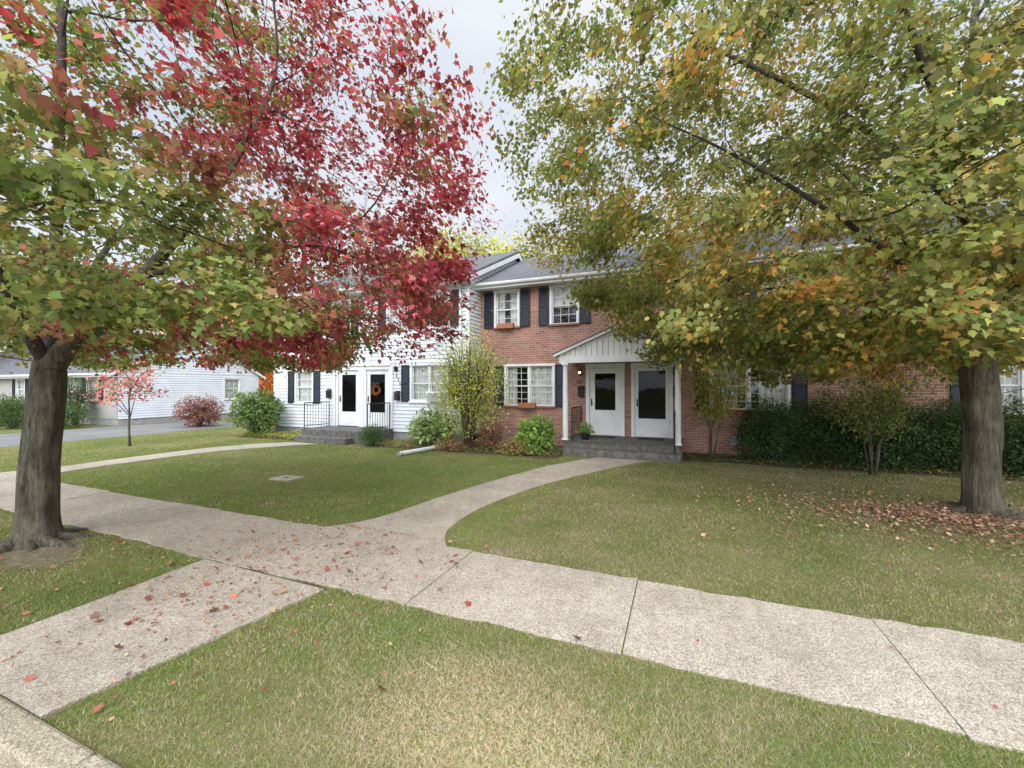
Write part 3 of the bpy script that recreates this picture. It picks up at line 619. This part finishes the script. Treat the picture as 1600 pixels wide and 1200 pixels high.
def window(h,T,cx,w,z0,z1,units=1,nx=3,ny=2,shut=True,curt='full',sill='white',sw=.33):
    f=MB(T); c=.055; x0,x1=cx-w/2,cx+w/2
    f.box(x0-c,x0+.02,-.04,.1,z0,z1); f.box(x1-.02,x1+c,-.04,.1,z0,z1)
    f.box(x0-c-.02,x1+c+.02,-.05,.1,z1,z1+c+.02); 
    for k in range(1,units):
        xm=x0+w*k/units; f.box(xm-.03,xm+.03,-.02,.098,z0+.001,z1-.001)
    win=f.build('window','white',h,bevel=.004)
    s=MB(T); s.box(x0-c-.03,x1+c+.03,-.075,.1,z0-.06,z0-.002); s.build('sill',sill,win,bevel=.004)
    u=w/units; zm=(z0+z1)/2
    s=MB(T); g=MB(T)
    for k in range(units):
        a=x0+u*k+(.02 if k==0 else .03); b_=x0+u*(k+1)-(.02 if k==units-1 else .03)
        for (za,zb,yy) in ((z0,zm+.015,.045),(zm-.015,z1,.02)):
            r_=.035
            s.box(a,a+r_,yy,yy+.025,za,zb); s.box(b_-r_,b_,yy,yy+.025,za,zb); s.box(a+r_,b_-r_,yy,yy+.025,za,za+r_); s.box(a+r_,b_-r_,yy,yy+.025,zb-r_,zb)
            for i in range(1,nx):
                xx=a+(b_-a)*i/nx; s.box(xx-.007,xx+.007,yy+.004,yy+.022,za+r_,zb-r_)
            for i in range(1,ny):
                zz=za+(zb-za)*i/ny; s.box(a+r_,b_-r_,yy+.0045,yy+.0225,zz-.007,zz+.007)
            g.add([(a+.01,yy+.013,za+.01),(b_-.01,yy+.013,za+.01),(b_-.01,yy+.013,zb-.01),(a+.01,yy+.013,zb-.01)],[(0,1,2,3)])
    s.build('sash','white',win); g.build('glass_pane','glass',win)
    def drape(xa,xb,za,zb,amp=.02):
        q=MB(T); n=max(6,int((xb-xa)/.02)); vs=[];fs=[]
        for i in range(n+1):
            xx=xa+(xb-xa)*i/n; yy=.12+amp*math.sin(i*1.1)+amp*.5*math.sin(i*.37); vs+=[(xx,yy,za),(xx,yy,zb)]
        for i in range(n): fs.append((2*i,2*i+2,2*i+3,2*i+1))
        q.add(vs,fs); q.build('curtain','curtain',win)
    if curt=='full': drape(x0,x1,z0,z1)
    elif curt=='sides': drape(x0,x0+w*.36,z0,z1); drape(x1-w*.36,x1,z0,z1)
    elif curt=='half': drape(x0,x1,z0+(z1-z0)*.45,z1,.004)
    elif curt=='right': drape(x0+w*.48,x1,z0,z1); drape(x0,x0+w*.22,z0,z1)
    bk=MB(T); bk.add([(x0-.3,.6,z0-.3),(x1+.3,.6,z0-.3),(x1+.3,.6,z1+.3),(x0-.3,.6,z1+.3)],[(0,1,2,3)]); bk.build('dark_backing','dark',win)  # dark sheet stands in for the unlit room behind the glass
    if shut:
        for side in ((x0-c-.03-sw,x0-c-.03),(x1+c+.03,x1+c+.03+sw)):
            b=MB(T); a,d=side; yy0,yy1=-.055,-.012; r_=.045; zb=z0-.02; zt=z1+.03; zm2=(zb+zt)/2
            b.box(a,a+r_,yy0,yy1,zb,zt); b.box(d-r_,d,yy0,yy1,zb,zt)
            for za in (zb,zm2-.03,zt-.06): b.box(a+r_,d-r_,yy0,yy1,za,za+.06)
            for (p,q_) in ((zb+.06,zm2-.03),(zm2+.03,zt-.06)):
                n=max(3,int((q_-p)/.045))
                for i in range(n):
                    z=p+(q_-p)*i/n; z2=z+(q_-p)/n*1.15
                    b.add([(a+r_,yy0+.004,z),(d-r_,yy0+.004,z),(d-r_,yy0+.022,z2),(a+r_,yy0+.022,z2)],[(0,1,2,3)])
            b.add([(a,yy1+.0,zb),(d,yy1,zb),(d,yy1,zt),(a,yy1,zt)],[(0,1,2,3)])
            b.build('shutter','navy',h)
    return win
def door(h,T,cx,z0,w=.95,H=2.05,glass=(.30,.93),rr=.15):
    f=MB(T); x0,x1=cx-w/2,cx+w/2; c=.1
    f.box(x0-c,x0,-.05,.12,z0,z0+H); f.box(x1,x1+c,-.05,.12,z0,z0+H); f.box(x0-c-.015,x1+c+.015,-.06,.12,z0+H,z0+H+.13)
    d=f.build('door','white',h,bevel=.005)
    s=MB(T); r_=rr; g0=z0+H*glass[0]; g1=z0+H*glass[1]; y0,y1=-.005,.035
    s.box(x0+.004,x0+r_,y0,y1,z0+.02,z0+H-.004); s.box(x1-r_,x1-.004,y0,y1,z0+.02,z0+H-.004); s.box(x0+r_,x1-r_,y0,y1,g1,z0+H-.004); s.box(x0+r_,x1-r_,y0,y1,z0+.02,g0)
    s.box(x0+r_+.06,x1-r_-.06,y0-.008,y0,z0+.12,g0-.1)
    s.build('door_panel','white',d,bevel=.006)
    g=MB(T); g.add([(x0+r_,.012,g0),(x1-r_,.012,g0),(x1-r_,.012,g1),(x0+r_,.012,g1)],[(0,1,2,3)]); g.build('glass_pane','door_glass',d)
    k=MB(T); k.add([(x0,.07,z0),(x1,.07,z0),(x1,.07,z0+H),(x0,.07,z0+H)],[(0,1,2,3)]); k.build('inner_door','dark',d)
    k=MB(T); k.box(x0,x1,-.06,.1,z0-.0,z0+.018); k.build('threshold','iron',d)
    k=MB(T); k.box(x0+.05,x0+.09,-.02,-.005,z0+.9,z0+1.12); k.tube([(x0+.07,-.02,z0+.98),(x0+.07,-.06,z0+.98),(x0+.15,-.06,z0+.98)],.01,6); k.build('handle','iron',d)
    return d
def rail(name,pts,h=.88,label='black wrought iron handrail beside entrance steps',cat='railing'):
    e=thing(name,pts[0],label,cat,'iron handrails at the entrances'); b=MB(); P=[Vector(p) for p in pts]
    b.tube([p+Vector((0,0,h)) for p in P],.018,8); b.build('handrail','iron',e,smooth=True); b=MB(); b.tube([p+Vector((0,0,.1)) for p in P],.01,6)
    b.build('lower_rail','iron',e,smooth=True)
    for a,c in zip(P[:-1],P[1:]):
        L=(c-a).length; n=max(1,int(L/.12))
        for i in range(n+1):
            b=MB(); p=a.lerp(c,i/n); r_=.016 if i in (0,n) else .008; b.tube([p,p+Vector((0,0,h))],r_,6)
            if 0<i<n and i%2: b.sphere(p+Vector((0,0,h*.55)),.018,8)
            b.build('baluster','iron',e)
def text(s,h,loc,size,mat,rot=(math.pi/2,0,0)):
    cu=bpy.data.curves.new('num','FONT'); cu.body=s; cu.size=size; cu.extrude=.006; cu.align_x='CENTER'; o=bpy.data.objects.new('tmp',cu)
    COL.objects.link(o); bpy.context.view_layer.update(); me=bpy.data.meshes.new_from_object(o.evaluated_get(bpy.context.evaluated_depsgraph_get())); bpy.data.objects.remove(o)
    me.transform(Matrix.Rotation(rot[0],4,'X')); me.transform(Matrix.Translation(Vector(loc)-WB[h.name])); me.materials.clear(); me.materials.append(M[mat])
    q=bpy.data.objects.new('house_number',me); attach(q,h)
def gable_roof(h,x0,x1,yf,yb,ze,zr,mats=('shingle','white'),ov=.38,rake=.22):
    ym=(yf+yb)/2; sl=(zr-ze)/(ym-yf); y0=yf-ov; y1=yb+ov; zo=ze-ov*sl+.0; t=.1
    b=MB(); b.prism([(y0,zo+t),(ym,zr+t),(ym,zr+t*2.0),(y0,zo+t*1.6)],x0-rake,x1+rake); b.prism([(ym,zr+t),(y1,zo+t),(y1,zo+t*1.6),(ym,zr+t*2.0)],x0-rake,x1+rake)
    rf=b.build('roof',mats[0],h)
    b=MB(); b.box(x0-rake,x1+rake,y0-.012,y0+.012,zo-.06,zo+t*1.35); b.box(x0-rake+.01,x1+rake-.01,y0+.013,yf-.034,zo-.055,zo-.03)
    for xx in (x0-rake,x1+rake-.03):
        b.prism([(y0+.013,zo-.06),(ym,zr-.08),(ym,zr+t-.001),(y0+.013,zo+t-.001)],xx,xx+.03); b.prism([(ym,zr-.08),(y1,zo-.06),(y1,zo+t-.001),(ym,zr+t-.001)],xx,xx+.03)
    b.build('fascia','white',rf)
    b=MB(); n=6
    prof=[(y0-.015,zo+.1)]+[(y0-.015-.055*(1-math.cos(math.pi*i/n)), zo+.1-.09*math.sin(math.pi*i/n)-.0) for i in range(1,n)]+[(y0-.125,zo+.11),(y0-.02,zo+.108)]
    b.prism(prof,x0-rake+.005,x1+rake-.005); b.build('gutter','white',rf)
    return rf
# --- brick house
BY=12.7; T=Matrix.Translation((0,BY,0))
bh=thing('brick_house',(-1.4,16.7,0),'two storey red brick townhouse with navy shutters and white porch','house')
ops=[]; wins=[]
for cx,w in ((-5.31,.80),(-3.36,.84),(.55,.84),(2.5,.8),(6.0,.8),(8.0,.84),(11,.84)): wins.append((cx,w,3.84,5.0,1))
for cx,w in ((-4.53,1.62),(1.7,1.8),(7.0,1.62),(11.,1.62)): wins.append((cx,w,1.25,2.53,2))
for cx,w,a,c,u in wins: ops.append((cx-w/2,cx+w/2,a,c))
doors=[(-2.1,.38),(-.76,.38)]
for cx,z in doors: ops.append((cx-.475,cx+.475,z,z+2.05))
b=MB(T); wall_open(b,-6.4,14,0,5.32,ops,.14)
b.T=Matrix.Identity(4)
for xx in (-6.4,14.0): b.add([(xx,BY,0),(xx,BY+8,0),(xx,BY+8,5.3),(xx,BY+4,7.15),(xx,BY,5.3)],[(0,1,2,3,4)])
b.add([(-6.4,BY+8,0),(14,BY+8,0),(14,BY+8,5.3),(-6.4,BY+8,5.3)],[(0,1,2,3)])
b.build('wall','brick',bh)
gable_roof(bh,-6.4,14,BY,BY+8,5.32,7.15,rake=.1)
for i,(cx,w,a,c,u) in enumerate(wins): window(bh,T,cx,w,a,c,u,3 if u==1 else 3,2 if u==1 else 3,True,['sides','half','full','half','full','half','full','right','sides','full','full'][i],'sill',.33)
door(bh,T,-2.1,.38,glass=(.38,.92),rr=.17); door(bh,T,-.76,.38,glass=(.27,.95),rr=.10)
b=MB(); 
X0,X1,Yc=-3.12,.12,11.2
P=b
xm=(X0+X1)/2; zb=2.72; zp=3.42
P.prism([(X0-.12,zb-.03),(xm,zp),(xm,zp+.07),(X0-.15,zb+.03)],Yc-.1,BY-.002,axis='y',m=0); P.prism([(xm,zp),(X1+.12,zb-.03),(X1+.15,zb+.03),(xm,zp+.07)],Yc-.1,BY-.002,axis='y',m=0)
P.prism([(X0-.152,zb+.032),(xm,zp+.072),(xm,zp+.1),(X0-.16,zb+.055)],Yc-.12,BY-.002,axis='y',m=1); P.prism([(xm,zp+.072),(X1+.152,zb+.032),(X1+.16,zb+.055),(xm,zp+.1)],Yc-.12,BY-.002,axis='y',m=1)
P.box(X0,X1,Yc,Yc+.12,zb-.2,zb-.02); P.box(X0,X0+.12,Yc+.12,BY-.003,zb-.2,zb-.02); P.box(X1-.12,X1,Yc+.12,BY-.003,zb-.2,zb-.02); P.box(X0+.12,X1-.12,Yc+.12,BY-.003,zb-.06,zb-.03)
x=X0+.02; za=lambda q:zb-.02+(zp-zb)*(1-abs(q-xm)/(xm-X0+.1))
while x<X1-.03:
    xa,xb=x,min(x+.125,X1-.02)
    if xb-xa>.02: P.prism([(xa,zb-.018),(xb,zb-.018),(xb,za(xb)),(xa,za(xa))],Yc+.02,Yc+.055,axis='y')
    x+=.15
P.prism([(X0+.02,zb-.02),(X1-.02,zb-.02),(xm,zp)],Yc+.056,Yc+.1,axis='y')
pc=P.build('porch_canopy',['white','shingle'],bh)
for xx in (X0+.17,X1-.17):
    b=MB(); b.box(xx-.09,xx+.09,Yc-.03,Yc+.15,zb-.26,zb-.201); b.tube([(xx,Yc+.06,.42),(xx,Yc+.06,.46),(xx,Yc+.06,1.3),(xx,Yc+.06,zb-.262)],[.085,.075,.075,.065],16); b.box(xx-.095,xx+.095,Yc-.035,Yc+.155,.3955,.425); b.build('porch_column','white',bh,bevel=.003)
b=MB(); b.box(-3.0,.05,11.25,BY-.002,0,.38); b.box(-2.95,0,10.95,11.248,0,.20); 
b.box(-3.03,.08,11.21,BY-.003,.3805,.395); b.build('porch_steps','stonestep',bh,bevel=.012)
text('673',bh,(-2.86,BY-.02,2.0),.12,'iron')
for k,(cx) in enumerate((-2.85,-.12)):
    b=MB()
    b.box(cx-.04,cx+.04,BY-.03,BY-.002,2.22,2.40); b.box(cx-.055,cx+.055,BY-.16,BY-.05,2.38,2.40); b.tube([(cx,BY-.1,2.2),(cx,BY-.1,2.38)],[.03,.05],6); b.box(cx-.008,cx+.008,BY-.06,BY-.02,2.385,2.4)
    b.build('wall_lantern','iron',bh)
m,nt,bb=newmat('lamp_glow'); M['glow']=m; bb.inputs['Emission Color'].default_value=(1,.55,.2,1); bb.inputs['Emission Strength'].default_value=6; bb.inputs['Base Color'].default_value=(.8,.5,.2,1)
b=MB(); b.sphere((-2.85,BY-.13,2.3),.04,10); b.build('lamp_bulb','glow',bh)
rail('iron_railing',[(-2.78,11.3,.39),(-2.78,12.55,.39)]); rail('iron_railing',[(-.13,12.55,.39),(-.13,11.3,.39),(-.13,10.95,.2)])
def mailbox(x,y,z,label):
    e=thing('mailbox',(x,y,z),label,'mailbox','wall mailboxes'); b=MB(); b.box(x-.09,x+.09,y-.1,y,z,z+.26); b.build('box','iron',e,bevel=.01)
    b=MB(); b.prism([(y-.12,z+.24),(y,z+.33),(y,z+.27),(y-.105,z+.262)],x-.1,x+.1); b.build('lid','iron',e)
mailbox(-2.82,BY-.003,1.55,'black wall mailbox on brick beside door'); mailbox(-.08,BY-.003,1.55,'black wall mailbox on brick beside door')
def planter(x,y,z,w,label):
    e=thing('window_box',(x,y,z),label,'planter','terracotta window boxes'); b=MB()
    b.box(x-w/2,x+w/2,y-.16,y-.13,z,z+.16); b.box(x-w/2,x+w/2,y-.03,y,z,z+.16); b.box(x-w/2,x-w/2+.03,y-.13,y-.03,z,z+.16); b.box(x+w/2-.03,x+w/2,y-.13,y-.03,z,z+.16); b.box(x-w/2+.03,x+w/2-.03,y-.13,y-.03,z,z+.11); b.build('box','terracotta',e)
planter(-4.55,BY-.05,1.19,.55,'terracotta window box on first floor sill'); planter(-5.3,BY-.05,3.78,.55,'terracotta window box on upper sill')
e=thing('potted_plant',(-2.45,11.5,.395),'green plant in dark pot on porch landing','plant'); b=MB(); b.tube([(-2.45,11.5,.397),(-2.45,11.5,.5),(-2.45,11.5,.6),(-2.45,11.5,.57)],[.1,.13,.15,.12],16); b.build('pot','iron',e,smooth=False)
n=260; d=unit(rng.normal(0,1,(n,3))); d[:,2]=abs(d[:,2]); leaves('foliage',np.array([-2.45,11.5,.58])+d*rng.uniform(.02,.24,(n,1)),d,rng.normal(0,1,(n,3)),rng.uniform(.05,.1,n),palette(n,[(.14,.25,.07),(.26,.36,.13)],[1,1]),OVAL,'leaf',e)
for cx in (-2.1,-.76):
    b=MB(); b.box(cx-.35,cx+.35,12.0,12.45,.396,.41); o=b.build('door_mat','mat',label='dark doormat on porch landing',category='doormat',group='doormats')
# --- white house
WY=11.9; T=Matrix.Translation((0,WY,0)); wx0,wx1=-15.05,-6.3
wh=thing('white_house',(-10.7,15.9,0),'two storey white clapboard townhouse with dark shutters','house')
wins=[(-13.45,.85,1.25,2.45,1,'full'),(-7.8,1.4,1.37,2.58,2,'full'),(-13.4,.85,3.85,5.0,1,'full'),(-9.1,.8,3.85,5.0,1,'full'),(-7.45,.8,3.85,5.0,1,'half'),(-11.6,.8,3.85,5.0,1,'half')]
ops=[(w[0]-w[1]/2,w[0]+w[1]/2,w[2],w[3]) for w in wins]; dd=[(-11.25,.42),(-9.95,.42)]
for cx,z in dd: ops.append((cx-.475,cx+.475,z,z+2.05))
b=MB(T); clap(b,wx0,wx1,.3,5.35,ops); b.box(wx0-.03,wx0+.09,-.04,.05,.3,5.35); b.box(wx1-.09,wx1+.03,-.04,.05,.3,5.35)
Ts=Matrix.Translation((wx1,WY,0))@Matrix.Rotation(math.pi/2,4,'Z')
b.T=Ts; clap(b,0.06,8,.3,5.35,[]); clap(b,0,8,5.35,7.1,[],lim=lambda z:(4*(z-5.35)/1.8+.0,8-4*(z-5.35)/1.8))
b.T=Matrix.Identity(4); b.box(wx0,wx1-.01,WY+8,WY+8.05,.0,5.3); b.add([(wx0,WY,0),(wx0,WY+8,0),(wx0,WY+8,5.3),(wx0,WY+4,7.1),(wx0,WY,5.3)],[(0,1,2,3,4)])
b.build('wall','siding',wh)
b=MB(); b.box(wx0+.01,wx1-.01,WY+.01,WY+.2,0,.3); b.build('foundation','greytrim',wh)
gable_roof(wh,wx0,wx1,WY,WY+8,5.42,7.25,rake=.2)
for (cx,w,a,c,u,ct) in wins: window(wh,T,cx,w,a,c,u,3,2,True,ct,'white',.32)
for i,(cx,z) in enumerate(dd): door(wh,T,cx,z,glass=(.26,.92))
b=MB(T); b.box(-11.86,-9.34,-.10,.02,2.605,2.70); b.box(-10.67,-10.53,-.055,-.022,.42,2.6); b.box(-11.95,-11.84,-.07,-.0,.42,2.604); b.box(-9.36,-9.25,-.07,-.0,.42,2.604); b.build('door_header','white',wh)
b=MB(); b.box(-12.2,-9.25,10.65,WY-.034,0,.41); b.box(-12.1,-9.9,10.3,10.648,0,.2); b.build('porch_steps','stonestep',wh,bevel=.012)
rail('iron_railing',[(-12.1,10.7,.41),(-12.1,11.8,.41)],.9); rail('iron_railing',[(-9.35,10.7,.41),(-9.35,11.8,.41)],.9)
text('6',wh,(-9.1,WY-.045,2.2),.13,'iron'); text('7',wh,(-9.03,WY-.045,2.06),.13,'iron'); text('5',wh,(-8.96,WY-.045,1.92),.13,'iron')
mailbox(-9.05,WY-.034,1.4,'black wall mailbox on white siding'); mailbox(-12.15,WY-.034,1.45,'black wall mailbox on white siding')
for cx in (-12.1,-9.1):
    b=MB(); b.box(cx-.04,cx+.04,WY-.06,WY-.034,2.4,2.56); b.tube([(cx,WY-.11,2.38),(cx,WY-.11,2.54),(cx,WY-.11,2.6)],[.03,.055,.01],6); b.build('wall_lantern','iron',wh)
e=thing('door_wreath',(-9.95,WY-.07,1.75),'orange ribbon wreath hanging on glass door','wreath'); b=MB()
pts=[(-9.95+.14*math.cos(t),WY-.07,1.75+.14*math.sin(t)) for t in np.linspace(0,2*math.pi,25)]; b.tube(pts,.038,8,wob=.7); 
b.build('ring','orange',e,smooth=True); b=MB()
for s in (-1,1): b.sphere((-9.95+s*.09,WY-.1,1.97),.07,10,sc=(1,.4,.7))
b.sphere((-9.95,WY-.1,1.96),.03,8); b.build('bow','iron',e,smooth=True)
n=260; t=rng.uniform(0,6.28,n); rr_=.15+rng.normal(0,.03,n); Pw=np.stack([-9.95+rr_*np.cos(t),WY-.09+rng.normal(0,.02,n),1.76+rr_*np.sin(t)],1); dw=np.stack([np.cos(t),rng.normal(-.5,.4,n),np.sin(t)],1)
leaves('greenery',Pw,dw+rng.normal(0,.5,(n,3)),np.tile([0,-1.,0],(n,1))+rng.normal(0,.4,(n,3)),rng.uniform(.03,.07,n),palette(n,[(.03,.05,.02),(.05,.07,.03),(.55,.15,.02)],[2,2,1.4]),OVAL,'leaf',e)
e=thing('air_conditioner',(-7.45,WY-.03,1.37),'white window air conditioner below the sash','air conditioner'); b=MB(); b.box(-7.75,-7.2,WY-.3,WY+.0,1.38,1.7); b.build('case','white',e,bevel=.01); b=MB()
for i in range(8): b.box(-7.7,-7.25,WY-.31,WY-.302,1.42+i*.032,1.435+i*.032)
b.build('grille','metal',e)
b=MB(); b.box(-6.62,-6.54,WY-.1,WY-.034,.3,5.1); b.box(-6.62,-6.54,WY-.35,WY-.034,5.1,5.18); b.build('downspout','white',wh,bevel=.01)
e=thing('drain_pipe',(-6.9,9.2,0),'white drain pipe lying on the grass','pipe'); b=MB(); b.tube([(-6.95,9.15,.075),(-6.8,10.0,.075),(-6.66,10.8,.08)],.055,14,cap=False); b.build('pipe_wall','white',e,smooth=True); b=MB(); b.tube([(-6.93,9.22,.075),(-6.92,9.24,.075)],.05,12); b.build('dark_plug','dark',e)  # solid dark plug paints the unlit hollow at the pipe end
e=thing('utility_cover',(-7.36,6.09,0),'flat concrete utility cover set in the grass','utility cover'); b=MB(); b.box(-7.62,-7.1,5.9,6.28,-.05,.03); b.build('slab','agg',e,bevel=.01); b=MB(); b.box(-7.42,-7.3,6.05,6.12,.0305,.034); b.build('lift_slot','iron',e)
# --- left building
gh=thing('white_bungalow',(-31,15,0),'single storey white sided building with low gable roof','house'); gx1,gx0=-25.0,-46.0; y0,y1=11.4,18.6
Ts=Matrix.Translation((gx1,y0,0))@Matrix.Rotation(math.pi/2,4,'Z')
b=MB(Ts); gw=(5.05,5.95,1.15,2.35); clap(b,0,7.2,.3,2.6,[gw]); clap(b,0,7.2,2.6,4.55,[],lim=lambda z:(3.6*(z-2.6)/2.0,7.2-3.6*(z-2.6)/2.0)); b.build('wall','siding',gh)
window(gh,Ts,5.5,.9,1.15,2.35,1,3,2,False,'full','white')
T=Matrix.Translation((0,y0,0)); b=MB(T); fo=[(-27.6,-26.6,1.2,2.25),(-31,-30,1.2,2.25),(-35,-34,1.2,2.25)]; wall_open(b,gx0,gx1-.03,.3,2.55,fo); b.T=Matrix.Identity(4); b.box(gx0,gx1-.03,y1,y1+.05,.3,2.55); b.build('front_wall','beige',gh)
for o in fo: window(gh,T,(o[0]+o[1])/2,1.0,1.2,2.25,1,3,2,True,'full','white')
b=MB(); b.box(gx0,gx1-.02,y0+.02,y1-.02,0,.3); b.build('foundation','greytrim',gh)
gable_roof(gh,gx0,gx1,y0,y1,2.62,4.62,rake=.15,ov=.4)
e=thing('gas_meter',(1.35,12.35,0),'small grey gas meter at base of brick wall','meter'); b=MB(); b.box(1.25,1.47,12.3,12.45,.3,.55); b.build('box','metal',e,bevel=.03); b=MB(); b.tube([(1.36,12.38,0),(1.36,12.38,.3)],.02,8); b.tube([(1.36,12.38,.55),(1.36,12.38,.7),(1.36,12.68,.7)],.018,8); b.build('pipe','metal',e)
for (tx,ty,em,rb) in ((-7.1,2.5,lt,.2),(4.15,8.3,rt,.2)):
    b=MB()
    for i in range(8):
        a=i*.8+random.uniform(-.2,.2); L=random.uniform(.35,.8); ps=[]; rs=[]
        for k in range(6):
            t=k/5; ps.append((tx+math.cos(a+.25*math.sin(3*t))*(rb*.6+L*t),ty+math.sin(a+.25*math.sin(3*t))*(rb*.6+L*t),.08*(1-t)**2-.03*t-.015)); rs.append(.065*(1-t)+.015)
        b.tube(ps,rs,9,wob=.3)
    b.build('root','bark',em,smooth=True)
# ---------------------------------------------------------------- sky, sun, camera
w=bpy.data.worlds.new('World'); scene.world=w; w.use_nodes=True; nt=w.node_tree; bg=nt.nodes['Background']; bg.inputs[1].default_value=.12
sk=N(nt,'ShaderNodeTexSky'); sk.sky_type='NISHITA'; sk.sun_disc=False; sk.dust_density=2
tc=N(nt,'ShaderNodeTexCoord'); mp=N(nt,'ShaderNodeMapping'); mp.inputs['Scale'].default_value=(1,1,2.6); nt.links.new(tc.outputs['Generated'],mp.inputs[0])
n1=N(nt,'ShaderNodeTexNoise'); n1.inputs['Scale'].default_value=1.8; n1.inputs['Detail'].default_value=6; n1.inputs['Roughness'].default_value=.5; nt.links.new(mp.outputs[0],n1.inputs[0])
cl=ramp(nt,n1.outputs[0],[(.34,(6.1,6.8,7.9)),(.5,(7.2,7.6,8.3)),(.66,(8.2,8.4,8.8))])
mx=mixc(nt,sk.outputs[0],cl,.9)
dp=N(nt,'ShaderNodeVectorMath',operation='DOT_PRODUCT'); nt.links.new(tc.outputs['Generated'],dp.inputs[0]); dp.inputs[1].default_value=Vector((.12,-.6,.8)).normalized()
mr=N(nt,'ShaderNodeMapRange',interpolation_type='SMOOTHSTEP'); mr.inputs[1].default_value=.2; mr.inputs[2].default_value=.95; mr.inputs[3].default_value=1; mr.inputs[4].default_value=4.3; nt.links.new(dp.outputs['Value'],mr.inputs[0])  # extra-bright sky lobe added behind the camera, out of view, as fill light
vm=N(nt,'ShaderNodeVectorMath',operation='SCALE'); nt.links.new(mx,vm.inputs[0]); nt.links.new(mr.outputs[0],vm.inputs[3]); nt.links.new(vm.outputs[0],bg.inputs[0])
sl=bpy.data.lights.new('sun','SUN'); sl.energy=1.5; sl.angle=R(35); sl.color=(1,.95,.87); so=bpy.data.objects.new('sun',sl); COL.objects.link(so)
d=Vector((.3,-.95,.75)); so.rotation_euler=d.to_track_quat('Z','Y').to_euler(); so.location=(0,-5,20)
sk.sun_elevation=math.asin(d.normalized().z); sk.sun_rotation=math.atan2(d.x,d.y)
cam=bpy.data.cameras.new('camera'); co=bpy.data.objects.new('camera',cam); COL.objects.link(co); scene.camera=co
cam.sensor_width=36; cam.lens=650/1600*36; cam.clip_end=2000; cam.clip_start=.05
co.location=(0,0,1.85); co.rotation_euler=(R(90.44),0,R(YAW))
scene.view_settings.view_transform='Standard'; scene.view_settings.look='None'; scene.view_settings.exposure=0
